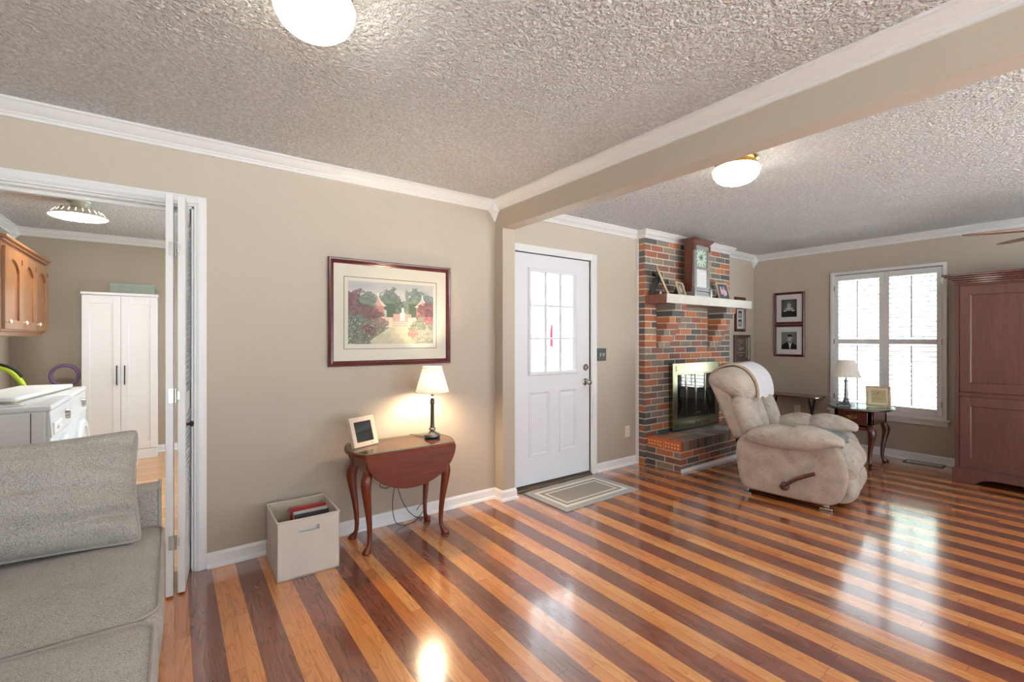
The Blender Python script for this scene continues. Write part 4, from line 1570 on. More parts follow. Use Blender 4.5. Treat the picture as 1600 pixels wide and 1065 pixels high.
vt = thing('floor_vent', 'bronze floor register grille in front of the window wall baseboard', 'vent', (6.315, 1.352, 0), R(2))
m_ = MB()
rect = (0.075, 0.15)
m_.box(-0.075, -0.058, -0.16, 0.16, 0.0005, 0.006)
m_.box(0.058, 0.075, -0.16, 0.16, 0.0005, 0.006)
m_.box(-0.058, 0.058, -0.16, -0.143, 0.0005, 0.006)
m_.box(-0.058, 0.058, 0.143, 0.16, 0.0005, 0.006)
m_.build('rim', 'vent', vt, bev=0.002)
m_ = MB()
for i in range(16):
    y = -0.134 + i * 0.268 / 15
    m_.bar((-0.058, y - 0.006, 0.004), (0.0, y + 0.006, 0.004), 0.005, 0.003)
    m_.bar((0.0, y + 0.006, 0.004), (0.058, y - 0.006, 0.004), 0.005, 0.003)
for x in (-0.03, 0.0, 0.03):
    m_.box(x - 0.002, x + 0.002, -0.143, 0.143, 0.002, 0.0055)
m_.box(-0.058, 0.058, -0.143, 0.143, 0.0004, 0.001, 'black')
m_.build('grille', 'vent', vt, smooth=0)

# ------------------------------------------------------------------ drop-leaf table


def cabriole(mb, top, h, out, m=None, s=1.0, seg=14):
    """Queen Anne leg: top (x,y) at height h, bulging towards out"""
    o = Vector((out[0], out[1], 0)).normalized()
    prof = [(1.0, 0.000, 0.026), (0.97, 0.006, 0.030), (0.91, 0.017, 0.033), (0.84, 0.022, 0.032), (0.74, 0.018, 0.0275), (0.62, 0.009, 0.0235), (0.48, -0.001, 0.0195),
            (0.34, -0.009, 0.0165), (0.20, -0.012, 0.0140), (0.12, -0.009, 0.0135), (0.085, -0.002, 0.0150), (0.06, 0.010, 0.0200), (0.035, 0.017, 0.0245), (0.012, 0.018, 0.0240), (0.0, 0.018, 0.019)]
    rings = []
    for zf, off, r in prof:
        c = Vector((top[0], top[1], 0)) + o * off * s
        e = 1.18 if zf < 0.085 else 1.0
        ring = []
        for j in range(seg):
            a = 2 * pi * j / seg
            k = o * cos(a) * e + Vector((-o.y, o.x, 0)) * sin(a)
            ring.append(c + k * r * s + Vector((0, 0, zf * h)))
        rings.append(ring)
    return mb.loft(rings, m)


TZ = 0.612
dl = thing('drop_leaf_table', 'small cherry drop-leaf table with glass top and cabriole legs under the framed print', 'table', (1.212, 2.915, 0))
# rectangular top with softened corners
def rrect(x0, x1, y0, y1, r, n=5):
    pts = []
    for cx, cy, a0 in ((x1 - r, y1 - r, 0), (x0 + r, y1 - r, 90), (x0 + r, y0 + r, 180), (x1 - r, y0 + r, 270)):
        for i in range(n + 1):
            a = R(a0 + 90 * i / n)
            pts.append((cx + r * cos(a), cy + r * sin(a)))
    return pts


tx0, tx1, ty0, ty1 = -0.345, 0.372, -0.185, 0.195
ends = []
for i in range(9):      # bowed left and right ends
    k = -1 + 2 * i / 8
    ends.append((tx1 - 0.055 * k * k, ty0 + (ty1 - ty0) * i / 8))
for i in range(9):
    k = 1 - 2 * i / 8
    ends.append((tx0 + 0.055 * k * k, ty1 - (ty1 - ty0) * i / 8))
MB().prism(ends, 'Z', TZ - 0.022, TZ).build('tabletop', 'cherry', dl, bev=0.006, segs=3)
gl = MB().prism([(x * 0.975, (y - 0.005) * 0.965 + 0.005) for x, y in ends], 'Z', TZ + 0.0012, TZ + 0.0062)
tag(gl.build('glass_top', 'glass_top', dl, smooth=0), 'clear glass sheet on the table top')
ge = MB()
pp = [(x * 0.976, (y - 0.005) * 0.966 + 0.005) for x, y in ends]
pp.append(pp[0])
ge.molding(pp[::-1], [(0, TZ + 0.0012), (0.0012, TZ + 0.0012), (0.0012, TZ + 0.0062), (0, TZ + 0.0062)])
ge.build('glass_edge', 'glass_edge', dl, smooth=0)
for sy, yy in ((-1, ty0), (1, ty1)):
    pts = [(-0.29, TZ - 0.006)]
    pts = []
    for i in range(25):
        a = pi + pi * i / 24
        pts.append((0.018 + 0.305 * cos(a), TZ - 0.014 + 0.232 * sin(a)))
    lf = MB().prism(pts, 'Y', yy - 0.004 if sy < 0 else yy - 0.012, yy + 0.012 if sy < 0 else yy + 0.004)
    tag(lf.build('drop_leaf', 'cherry', dl, bev=0.004), 'half round leaf hanging down')
ap = MB()
for yy in (-0.128, 0.128):
    ap.box(-0.262, 0.262, yy - 0.010, yy + 0.010, TZ - 0.115, TZ - 0.022)
for xx in (-0.262, 0.262):
    ap.box(xx - 0.010, xx + 0.010, -0.128, 0.128, TZ - 0.115, TZ - 0.022)
ap.build('apron', 'cherryleg', dl, bev=0.003)
for sx in (-1, 1):
    for sy in (-1, 1):
        l = MB()
        px_, py_ = sx * 0.252, sy * 0.128
        l.box(px_ - 0.024, px_ + 0.024, py_ - 0.022, py_ + 0.022, TZ - 0.13, TZ - 0.023)
        cabriole(l, (px_, py_), TZ - 0.115, (sx, sy * 0.6))
        l.build('leg', 'cherryleg', dl, bev=0.003)

# ------------------------------------------------------------------ table lamps


def pleated_shade(t, z0, z1, r0, r1, n=44, twist=0.16):
    m_ = MB()
    rings = []
    for i in range(9):
        f = i / 8
        ring = []
        for j in range(n * 4):
            a = 2 * pi * j / (n * 4)
            rr = (r0 + (r1 - r0) * (f ** 0.92)) + 0.0028 * (1 - 0.5 * f) * cos(n * a)
            aa = a + twist * f
            ring.append(Vector((rr * cos(aa), rr * sin(aa), z0 + (z1 - z0) * f)))
        rings.append(ring)
    m_.loft(rings, None, cap=False)
    sh = m_.build('lamp_shade', 'shade', t, smooth=60)
    for r, z in ((r0 + 0.001, z0), (r1 + 0.002, z1)):
        b = MB()
        pts = [(r * cos(2 * pi * k / 48), r * sin(2 * pi * k / 48), z) for k in range(49)]
        b.tube(pts, 0.0028, None, 6)
        b.build('shade_trim', 'shade', sh)
    return sh


LZ = TZ + 0.0072
la = thing('table_lamp', 'lit table lamp with pleated cream shade and bronze column on the drop-leaf table', 'lamp', (1.462, 2.935, LZ))
m_ = MB()
m_.lathe([(0.050, 0), (0.054, 0.004), (0.056, 0.014), (0.052, 0.024), (0.036, 0.032), (0.020, 0.040), (0.015, 0.048), (0.024, 0.054), (0.024, 0.062), (0.016, 0.068), (0.001, 0.068)], None, 32)
m_.build('base', 'pewter', la)
m_ = MB()
m_.lathe([(0.0175, 0.066), (0.0145, 0.076), (0.0135, 0.10), (0.0130, 0.226), (0.0150, 0.232), (0.0165, 0.242), (0.0140, 0.250), (0.0160, 0.260), (0.0105, 0.266), (0.0105, 0.328), (0.001, 0.328)], None, 32)
m_.build('column', 'bronze', la)
MB().lathe([(0.010, 0.274), (0.032, 0.277), (0.034, 0.281), (0.010, 0.284)], None, 28).build('drip_dish', 'almond', la)
pleated_shade(la, 0.316, 0.490, 0.115, 0.064)
m_ = MB()
m_.lathe([(0.011, 0.328), (0.013, 0.348), (0.026, 0.388), (0.028, 0.408), (0.018, 0.430), (0.001, 0.436)], None, 16)
m_.build('bulb', 'bulb', la)
m_ = MB()
for s in (-1, 1):
    m_.tube([(s * 0.012, 0, 0.328), (s * 0.035, 0, 0.388), (s * 0.03, 0, 0.458), (0, 0, 0.486)], 0.0015, None, 6)
for a in (0, 2 * pi / 3, 4 * pi / 3):
    m_.tube([(0, 0, 0.486), (0.063 * cos(a), 0.063 * sin(a), 0.486)], 0.0012, None, 6)
m_.build('harp', 'brass', la)
# cord: over the back edge of the table, loops down to the floor
wl = lambda x, y, z: Vector((x - 1.462, y - 2.935, z - LZ))
m_ = MB()
m_.tube([wl(1.415, 2.96, LZ + 0.004), wl(1.395, 3.02, LZ + 0.004), wl(1.385, 3.08, LZ + 0.004), wl(1.38, 3.128, LZ - 0.004), wl(1.375, 3.135, 0.50)], 0.0026, None, 8)
import itertools


def smooth_path(pts, n=8):
    pts = [Vector(p) for p in pts]
    out = []
    for i in range(len(pts) - 1):
        p0, p1, p2, p3 = pts[max(i - 1, 0)], pts[i], pts[i + 1], pts[min(i + 2, len(pts) - 1)]
        for k in range(n):
            t = k / n
            out.append(0.5 * ((2 * p1) + (p2 - p0) * t + (2 * p0 - 5 * p1 + 4 * p2 - p3) * t * t + (3 * p1 - p0 - 3 * p2 + p3) * t ** 3))
    out.append(pts[-1])
    return out


m_.tube(smooth_path([wl(1.375, 3.135, 0.50), wl(1.33, 3.12, 0.42), wl(1.27, 3.10, 0.33), wl(1.235, 3.085, 0.20), wl(1.23, 3.07, 0.10), wl(1.25, 3.06, 0.03), wl(1.30, 3.05, 0.005), wl(1.40, 3.08, 0.004), wl(1.46, 3.11, 0.03), wl(1.50, 3.115, 0.07), wl(1.49, 3.118, 0.10), wl(1.45, 3.118, 0.09), wl(1.43, 3.118, 0.06)]), 0.0026, None, 8)
m_.tube(smooth_path([wl(1.24, 3.10, 0.36), wl(1.27, 3.09, 0.27), wl(1.30, 3.08, 0.17), wl(1.35, 3.07, 0.08), wl(1.42, 3.09, 0.02), wl(1.47, 3.11, 0.004)]), 0.0026, None, 8)
m_.tube(smooth_path([wl(1.19, 3.10, 0.40), wl(1.16, 3.10, 0.33), wl(1.15, 3.10, 0.29), wl(1.20, 3.09, 0.275), wl(1.24, 3.09, 0.31), wl(1.28, 3.09, 0.36), wl(1.29, 3.09, 0.42)]), 0.0026, None, 8)
tag(m_.build('power_cord', 'black', la), 'thin black cord looping to the floor')

# digital photo frame
df = thing('digital_photo_frame', 'pale taupe digital photo frame with dark blank screen on the drop-leaf table', 'photo frame', (1.005, 2.94, LZ), R(22))
Mt = Matrix.Rotation(R(-17), 4, 'X')
fw, fh = 0.196, 0.192
m_ = MB()
rect_frame(m_, -fw / 2, fw / 2, 0, fh, 0, 0, 0, 'XZ', 'frame_tan', [(0, 0.028), (0, 0.002), (0.003, 0), (0.030, 0.001), (0.032, 0.006), (0.032, 0.028)])
m_.box(-fw / 2 + 0.002, fw / 2 - 0.002, 0.018, 0.0285, 0.002, fh - 0.002, 'black')
m_.v = [Mt @ p for p in m_.v]
m_.build('bezel', 'frame_tan', df, bev=0.0015)
m_ = B(-fw / 2 + 0.031, fw / 2 - 0.031, 0.006, 0.009, 0.031, fh - 0.031)
m_.v = [Mt @ p for p in m_.v]
tag(m_.build('screen', 'darkglass', df, smooth=0), 'dark glossy screen')
m_ = MB()
top = Mt @ Vector((0, 0.028, fh * 0.6))
m_.bar(top, (0, top.y + 0.05, 0.003), 0.04, 0.004, 'black', (1, 0, 0))
m_.build('stand', 'black', df, smooth=0)
m_ = MB()
turned(m_, Mt @ Vector((fw / 2 - 0.05, 0.0005, 0.017)), Mt @ Vector((0, -1, 0)), [(0.004, 0), (0.004, 0.001), (0.001, 0.0012)], None, 12)
m_.build('button', 'chrome', df)

# ------------------------------------------------------------------ sofa
SXF, SXB = -0.034, -0.98            # front face and back
so = thing('sofa', 'grey tweed sofa in the lower left corner with piped seat cushions', 'sofa', (-0.5, 1.95, 0))


def cushion_block(x0, x1, y0, y1, z0, z1, r, crown=0.02, nx=20, ny=20, seed=0):
    """boxed upholstery cushion with rounded vertical corners, domed top"""
    m_ = MB()
    cx, cy = (x0 + x1) / 2, (y0 + y1) / 2

    def outline(ins, z):
        return [Vector((x, y, z)) for x, y in rrect(x0 + ins, x1 - ins, y0 + ins, y1 - ins, max(r - ins * 0.5, 0.01), 6)]
    rings = [outline(0.012, z0), outline(0.002, z0 + 0.012), outline(-0.006, (z0 + z1) / 2), outline(0.0, z1 - 0.014), outline(0.010, z1 - 0.002)]
    for k in range(1, 9):
        f = k / 8
        ring = []
        for p in outline(0.010, z1):
            q = Vector((cx + (p.x - cx) * (1 - f * 0.98), cy + (p.y - cy) * (1 - f * 0.98), 0))
            q.z = z1 + crown * (1 - (1 - f) ** 2) + 0.004 * noise.noise(Vector((q.x * 7, q.y * 7, seed)))
            ring.append(q)
        rings.append(ring)
    return m_.loft(rings)


def piping_loop(x0, x1, y0, y1, z, r, rad=0.006):
    pts = [(x, y, z) for x, y in rrect(x0, x1, y0, y1, r, 6)]
    pts.append(pts[0])
    pts.append(pts[1])
    return MB().tube(pts, rad, None, 8, cap=False)


AY0, AY1 = 2.655, 2.842            # far arm
NY0 = 0.28                          # near end of the sofa
b = MB()
b.box(SXB, SXF - 0.02, NY0, AY1 - 0.01, 0.06, 0.30)
b.build('base', 'sofa', so, world=True, bev=0.03, segs=4)
bk = MB()
bk.box(SXB, SXB + 0.22, NY0 + 0.01, AY1 - 0.01, 0.08, 0.86)
bk.build('back', 'sofa', so, world=True, bev=0.05, segs=4)
for (ya, yb) in ((AY0, AY1), (NY0, NY0 + 0.187)):
    am = MB()
    n = 8
    prof = []
    for (y, z) in ((ya, 0.08), (ya, 0.585), (ya + 0.012, 0.612), (ya + 0.05, 0.624), (yb - 0.05, 0.624), (yb - 0.012, 0.612), (yb, 0.585), (yb, 0.08)):
        prof.append((y, z))
    am.prism(prof, 'X', SXB + 0.01, SXF - 0.012)
    a_ = am.build('arm', 'sofa', so, world=True, bev=0.014, segs=4)
    pp = [(SXF - 0.016, y, z) for y, z in ((ya + 0.004, 0.10), (ya + 0.004, 0.58), (ya + 0.016, 0.606), (ya + 0.05, 0.618), (yb - 0.05, 0.618), (yb - 0.016, 0.606), (yb - 0.004, 0.58), (yb - 0.004, 0.10))]
    MB().tube(smooth_path(pp, 4), 0.0065, None, 8).build('piping', 'piping', a_, world=True)
SZ = 0.475
cush = [(1.785, AY0 - 0.004), (1.13, 1.775), (NY0 + 0.19, 1.12)]
for i, (ya, yb) in enumerate(cush):
    xa, xb = SXB + 0.20, SXF + (0.004 if i == 0 else -0.004)
    if i == 0:
        yb = AY0 - 0.004
    cu = cushion_block(xa, xb, ya, yb, 0.285, SZ - 0.012, 0.07, 0.028, seed=i).build('seat_cushion', 'sofa', so, world=True, smooth=60)
    piping_loop(xa + 0.008, xb - 0.006, ya + 0.006, yb - 0.006, SZ - 0.014, 0.066, 0.0065).build('piping', 'piping', cu, world=True)
for xx in (SXB + 0.06, SXF - 0.10):
    for yy in (NY0 + 0.08, AY1 - 0.1):
        MB().cyl((xx, yy, 0), (xx, yy, 0.07), 0.022, 0.030).build('foot', 'darkcherry', so, world=True)

# loose pillow leaning on the far arm
pl = thing('throw_pillow', 'large grey tweed pillow with piped edge leaning on the sofa arm', 'pillow', (-0.445, 2.41, SZ + 0.02))
PWd, PHt, PT = 0.69, 0.47, 0.105


def pil(u, v, side):
    # u,v in -1..1
    cor = 1 - 0.035 * (abs(u) ** 8) * (abs(v) ** 8)
    pin = (1 - 0.06 * (1 - v * v) * (abs(u) ** 6)) * (1 - 0.10 * max(0, u) * (v + 1) / 2)
    x = u * PWd / 2 * pin * cor
    z = v * PHt / 2 * (1 - 0.05 * (1 - u * u) * (abs(v) ** 6)) * cor
    e = max(0.0, (1 - abs(u) ** 3.2)) * max(0.0, (1 - abs(v) ** 2.6))
    y = side * PT * (e ** 0.42)
    k = noise.noise(Vector((u * 1.6, v * 5.0, side * 3 + 1))) * 0.012 + noise.noise(Vector((u * 2.2 + v, v * 9.0, side + 7))) * 0.006
    fold = -0.075 * (0.5 + 0.5 * cos(v * 15 + u * 2.4 + 2.2 * noise.noise(Vector((u * 2, v * 2, 5))))) ** 2 * max(0, abs(u) - 0.42)
    fold -= 0.022 * math.exp(-((v + 0.62 - 0.12 * u) / 0.07) ** 2) * (0.6 + 0.4 * u)
    y += side * (k + fold) * (e ** 0.25)
    # slumped: left end lower
    z += -0.020 * (1 - u) * (v + 1) * 0.5
    return Vector((x, y, z + PHt / 2))


Mp = Matrix.Rotation(R(-27), 4, 'X') @ Matrix.Rotation(R(1.5), 4, 'Y')
m_ = MB()
N_ = 80
for side in (-1, 1):
    vs, fs = [], []
    for j in range(N_ + 1):
        for i in range(N_ + 1):
            vs.append(Mp @ pil(-1 + 2 * i / N_, -1 + 2 * j / N_, side))
    for j in range(N_):
        for i in range(N_):
            a = j * (N_ + 1) + i
            fs.append((a, a + 1, a + N_ + 2, a + N_ + 1))
    m_.add(vs, fs)
m_.build('pillow_cover', 'sofa', pl, smooth=80)
pts = [pil(-1 + 2 * i / 30, -1, 1) for i in range(30)] + [pil(1, -1 + 2 * i / 30, 1) for i in range(30)] + [pil(1 - 2 * i / 30, 1, 1) for i in range(30)] + [pil(-1, 1 - 2 * i / 30, 1) for i in range(31)]
pts = [Mp @ Vector((p.x, 0, p.z)) for p in pts]
MB().tube(pts, 0.007, None, 8, cap=False).build('piping', 'piping', pl)

# ------------------------------------------------------------------ recliner
RZ = atan2(-0.98172, 0.19033)
rc = thing('recliner', 'overstuffed taupe velour recliner with wooden side lever facing the armoire', 'recliner', (3.89 + 0.98172 * 0.42, 1.98 + 0.19033 * 0.42, 0), RZ)
# side panels
outl = [(-0.085, 0.45), (-0.066, 0.25), (-0.045, 0.11), (-0.015, 0.066), (0.05, 0.052), (0.30, 0.044), (0.56, 0.038), (0.64, 0.055), (0.685, 0.13), (0.705, 0.22), (0.708, 0.31), (0.69, 0.40), (0.65, 0.47), (0.60, 0.52), (0.30, 0.53), (0.0, 0.52)]
for sy in (-1, 1):
    ya = sy * 0.455
    rings = []
    n = len(outl)
    cs_, cz_ = 0.31, 0.28
    for (yy, ins) in ((ya, 0.030), (ya + 0.0 * sy, 0.030), (ya - sy * 0.006, 0.010), (ya - sy * 0.022, 0.0), (ya - sy * 0.10, 0.0), (ya - sy * 0.118, 0.02)):
        ring = []
        for (s, z) in outl:
            d = Vector((cs_ - s, cz_ - z)).normalized()
            ring.append(Vector((s + d.x * ins, yy, z + d.y * ins)))
        rings.append(ring)
    # centre bulge of the padded outer face
    rings = rings[1:]
    m_ = MB().loft(rings, None)
    m_.build('side_panel', 'velour_side', rc, smooth=50, sub=1)
# inner box / base
MB().box(-0.06, 0.60, -0.34, 0.34, 0.05, 0.38, 'velour').build('base', 'velour', rc, bev=0.02)
m_ = MB()
for sy in (-1, 1):
    m_.bar((-0.09, sy * 0.34, 0.44), (-0.045, sy * 0.34, 0.08), 0.03, 0.02)
m_.box(-0.075, -0.055, -0.33, 0.33, 0.10, 0.50)
tag(m_.build('rear_frame', 'black', rc), 'black frame showing at the lower back')


def sq(a, e):
    return math.copysign(abs(cos(a)) ** e, cos(a)), math.copysign(abs(sin(a)) ** e, sin(a))


def wr(p, sc, amp, seed):
    return amp * noise.noise(Vector((p[0] * sc, p[1] * sc, p[2] * sc + seed)))


# pillow arms with a tied seam
for sy in (-1, 1):
    yc = sy * 0.40
    rings = []
    top = [(0.005, 0.500), (0.02, 0.530), (0.06, 0.560), (0.123, 0.590), (0.20, 0.610), (0.27, 0.616), (0.31, 0.611), (0.335, 0.590), (0.355, 0.611), (0.41, 0.628), (0.48, 0.627), (0.56, 0.610), (0.62, 0.580), (0.660, 0.556), (0.682, 0.540)]
    bot = [(0.005, 0.480), (0.02, 0.460), (0.06, 0.445), (0.123, 0.438), (0.20, 0.430), (0.27, 0.418), (0.31, 0.420), (0.335, 0.428), (0.355, 0.420), (0.41, 0.420), (0.48, 0.438), (0.56, 0.475), (0.62, 0.495), (0.660, 0.496), (0.682, 0.505)]
    wid = [0.05, 0.09, 0.115, 0.128, 0.134, 0.135, 0.130, 0.122, 0.132, 0.140, 0.139, 0.130, 0.116, 0.092, 0.055]
    for (s, zt), (_, zb), hw in zip(top, bot, wid):
        zc, hh = (zt + zb) / 2, (zt - zb) / 2
        ring = []
        for j in range(24):
            a = 2 * pi * j / 24
            ca, sa = sq(a, 0.8)
            p = Vector((s, yc + hw * ca, zc + hh * sa))
            k = wr(p, 14, 0.007, sy) + 0.005 * wr((p.x * 2.5, p.y * 0.5, p.z * 0.6), 26, 1.0, 4)
            ring.append(p + Vector((0, ca, sa)) * k)
        rings.append(ring)
    MB().loft(rings).build('arm_pillow', 'velour', rc, smooth=80, sub=1)

# back: flat shell, bolsters, channels and the rolled head cushion
sh = [(-0.105, 0.44), (-0.16, 0.55), (-0.30, 0.87), (-0.335, 0.93), (-0.24, 0.99), (-0.165, 0.89), (-0.035, 0.60), (-0.02, 0.46)]
m_ = MB().prism(sh, 'Y', -0.385, 0.385)
m_.build('back_shell', 'velour_side', rc, bev=0.03, segs=4)


def lobe(yc, hw, path, th, amp=0.004, e=0.75, taper=None, seg=22):
    """stuffed channel following a (s, z, nx, nz) path"""
    rings = []
    n = len(path)
    for i, (s, z) in enumerate(path):
        a0, a1 = path[max(i - 1, 0)], path[min(i + 1, n - 1)]
        d = Vector((a1[0] - a0[0], a1[1] - a0[1])).normalized()
        nn = Vector((d.y, -d.x))
        t = th[i] if isinstance(th, (list, tuple)) else th
        w_ = hw * (taper[i] if taper else 1.0)
        ring = []
        for j in range(seg):
            a = 2 * pi * j / seg
            ca, sa = sq(a, e)
            p = Vector((s + nn.x * t * sa, yc + w_ * ca, z + nn.y * t * sa))
            k = wr(p, 18, amp, yc * 7)
            ring.append(p + Vector((nn.x * sa, ca * 0.5, nn.y * sa)) * k)
        rings.append(ring)
    return MB().loft(rings)


back_path = [(0.015, 0.445), (0.025, 0.46), (0.012, 0.52), (-0.008, 0.58), (-0.030, 0.64), (-0.052, 0.70), (-0.075, 0.76), (-0.092, 0.80), (-0.102, 0.815)]
tp = [0.35, 0.75, 0.96, 1, 1, 1, 0.98, 0.85, 0.5]
thb = [0.02, 0.05, 0.066, 0.070, 0.070, 0.070, 0.066, 0.05, 0.02]
for yc, hw, ds, k in ((-0.318, 0.112, 0.030, 1.25), (-0.106, 0.108, 0.0, 0.92), (0.106, 0.108, 0.0, 0.92), (0.318, 0.112, 0.030, 1.25)):
    pth = [(s + ds - 0.02, z) for s, z in back_path]
    lobe(yc, hw * 0.97, pth, [t * k for t in thb], 0.008, 0.95, tp).build('back_cushion', 'velour', rc, smooth=80, sub=1)

head = [(-0.090, 0.775), (-0.02, 0.760), (0.030, 0.795), (0.038, 0.84), (0.024, 0.91), (-0.005, 0.975), (-0.060, 1.030), (-0.127, 1.062), (-0.19, 1.060), (-0.25, 1.038), (-0.31, 0.995), (-0.348, 0.955), (-0.352, 0.925), (-0.318, 0.885), (-0.26, 0.86), (-0.17, 0.82)]
hc = Vector((-0.15, 0.92))
rings = []
NY = 56
for i in range(NY + 1):
    y = -0.43 + 0.86 * i / NY
    ex = abs(y) / 0.43
    k = (max(0.0, 1 - ex ** 9)) ** 0.5 * 0.93 + 0.07
    for seam in (-0.225, 0.225):
        k *= 1 - 0.05 * math.exp(-((y - seam) / 0.016) ** 2)
    k *= 1 + 0.012 * cos(y * 7)
    ring = []
    for (s, z) in head:
        p = Vector((hc.x + (s - hc.x) * k, y, hc.y + (z - hc.y) * k))
        w_ = wr(p, 12, 0.010, 3) + (0.008 * sin(atan2(z - hc.y, s - hc.x) * 14) * max(0, ex - 0.72) * 3)
        d = Vector((s - hc.x, 0, z - hc.y)).normalized()
        ring.append(p + d * w_)
    rings.append(ring)
MB().loft(rings).build('head_cushion', 'velour', rc, smooth=80, sub=1)

# seat and footrest channels: an upper roll then a lower roll
seat_path = [(0.02, 0.385), (0.15, 0.40), (0.30, 0.41), (0.45, 0.412), (0.55, 0.408), (0.62, 0.394), (0.664, 0.364), (0.690, 0.325), (0.694, 0.280), (0.675, 0.238), (0.655, 0.222)]
st_t = [0.03, 0.055, 0.062, 0.064, 0.066, 0.068, 0.070, 0.070, 0.066, 0.045, 0.015]
foot_path = [(0.645, 0.255), (0.672, 0.238), (0.694, 0.205), (0.700, 0.160), (0.690, 0.112), (0.664, 0.075), (0.625, 0.060), (0.60, 0.058)]
ft_t = [0.012, 0.040, 0.058, 0.062, 0.060, 0.050, 0.030, 0.010]
for yc in (-0.222, 0.0, 0.222):
    lobe(yc, 0.113, [(s, z) for s, z in seat_path][::-1], st_t[::-1], 0.005, 0.95, None).build('seat_cushion', 'velour', rc, smooth=80, sub=1)
    lobe(yc, 0.113, [(s, z) for s, z in foot_path][::-1], ft_t[::-1], 0.005, 0.95, None).build('footrest_cushion', 'velour', rc, smooth=80, sub=1)

lv = MB()
yl = -0.478
lv.tube(smooth_path([(0.300, yl, 0.140), (0.335, yl - 0.006, 0.178), (0.380, yl - 0.012, 0.215), (0.440, yl - 0.016, 0.250), (0.500, yl - 0.016, 0.280), (0.508, yl - 0.016, 0.284)], 5),
        [0.016 + 0.001 * sin(i * 0.25) - 0.006 * (abs(i - 14) / 14) ** 2 * 0.6 for i in range(26)], None, 14)
turned(lv, (0.300, -0.458, 0.140), (0, -1, 0), [(0.034, 0), (0.034, 0.014), (0.030, 0.026), (0.020, 0.033), (0.002, 0.035)], None, 24)
tag(lv.build('lever', 'darkcherry', rc), 'curved brown wooden reclining lever')
for s in (0.0, 0.565):
    for sy in (-1, 1):
        MB().box(s - 0.042, s + 0.042, sy * 0.395 - 0.022, sy * 0.395 + 0.022, 0, 0.018, 'chrome').box(s - 0.02, s + 0.02, sy * 0.395 - 0.012, sy * 0.395 + 0.012, 0.018, 0.07, 'chrome').build('foot', 'chrome', rc, bev=0.004)


def local_thing(name, label, cat, lx, ly, lz=0.0):
    c_, s_ = cos(RZ), sin(RZ)
    return thing(name, label, cat, (rc.location.x + lx * c_ - ly * s_, rc.location.y + lx * s_ + ly * c_, lz), RZ)


# towel draped over the head cushion
tw = local_thing('headrest_towel', 'white towel with tan hem draped over the top of the recliner back', 'towel', 0, 0)
prof = [(0.052, 0.775), (0.052, 0.84), (0.038, 0.915), (0.006, 0.985), (-0.052, 1.044), (-0.127, 1.078), (-0.20, 1.076), (-0.268, 1.050), (-0.33, 1.005), (-0.368, 0.955)]
T0, T1 = -0.232, 0.262
m_ = MB()
vs, fs = [], []
pr = smooth_path([(s, 0, z) for s, z in prof], 5)
NC = 24
for thick in (0.0, 0.007):
    for p in pr:
        d = Vector((p.x - hc.x, 0, p.z - hc.y)).normalized()
        for i in range(NC + 1):
            y = T0 + (T1 - T0) * i / NC
            g = 0.004 * sin(i * 1.1 + p.z * 6) + 0.006 * noise.noise(Vector((p.x * 6, y * 9, p.z * 6)))
            sag = 0.0
            if p.z < 0.86 and p.x > -0.1:
                sag = 0.022 * (0.5 - 0.5 * cos(y * 26)) * (0.86 - p.z) / 0.09
            vs.append(Vector((p.x, y, p.z + sag)) + d * (thick - 0.008 + g * 0.5))
n1 = len(pr) * (NC + 1)
for t_ in (0, 1):
    for j in range(len(pr) - 1):
        for i in range(NC):
            a = t_ * n1 + j * (NC + 1) + i
            fs.append((a, a + 1, a + NC + 2, a + NC + 1))
bd = [i for i in range(NC + 1)] + [j * (NC + 1) + NC for j in range(1, len(pr))] + [(len(pr) - 1) * (NC + 1) + i for i in range(NC - 1, -1, -1)] + [j * (NC + 1) for j in range(len(pr) - 2, 0, -1)]
for i in range(len(bd)):
    a, b_ = bd[i], bd[(i + 1) % len(bd)]
    fs.append((a, b_, b_ + n1, a + n1))
m_.add(vs, fs)
m_.build('cloth', 'towel', tw, smooth=60)
m_ = MB()
rings = []
for p in pr:
    d = Vector((p.x - hc.x, 0, p.z - hc.y)).normalized()
    q = Vector((p.x, T0, p.z)) - d * 0.014
    rings.append([q + Vector((0, -0.005, 0)), q + d * 0.017 + Vector((0, -0.004, 0)), q + d * 0.018 + Vector((0, 0.014, 0)), q + Vector((0, 0.014, 0))])
m_.loft(rings)
tag(m_.build('hem', 'towel_hem', tw, smooth=60), 'tan hem along the near edge')

cl = local_thing('seat_cloth', 'blue-grey folded cloth lying on the front of the recliner seat', 'cloth', 0.5, 0.0, 0)
m_ = MB()
vs, fs = [], []
for t_ in (0.0, 0.012):
    for j in range(15):
        for i in range(19):
            s = -0.14 + 0.28 * j / 14
            y = -0.235 + 0.47 * i / 18
            ss = s + 0.5
            zz = 0.492 - (max(0, ss - 0.53) ** 2) * 4.0
            zz += 0.006 * noise.noise(Vector((s * 12, y * 8, 2))) + t_
            vs.append(Vector((s + 0.008 * sin(y * 22) * (j == 14), y, zz)))
k_ = 15 * 19
for t_ in (0, 1):
    for j in range(14):
        for i in range(18):
            a = t_ * k_ + j * 19 + i
            fs.append((a, a + 1, a + 20, a + 19))
bd = [i for i in range(19)] + [j * 19 + 18 for j in range(1, 15)] + [14 * 19 + i for i in range(17, -1, -1)] + [j * 19 for j in range(13, 0, -1)]
for i in range(len(bd)):
    a, b_ = bd[i], bd[(i + 1) % len(bd)]
    fs.append((a, b_, b_ + k_, a + k_))
m_.add(vs, fs)
m_.build('folded_cloth', 'bluecloth', cl, smooth=60)

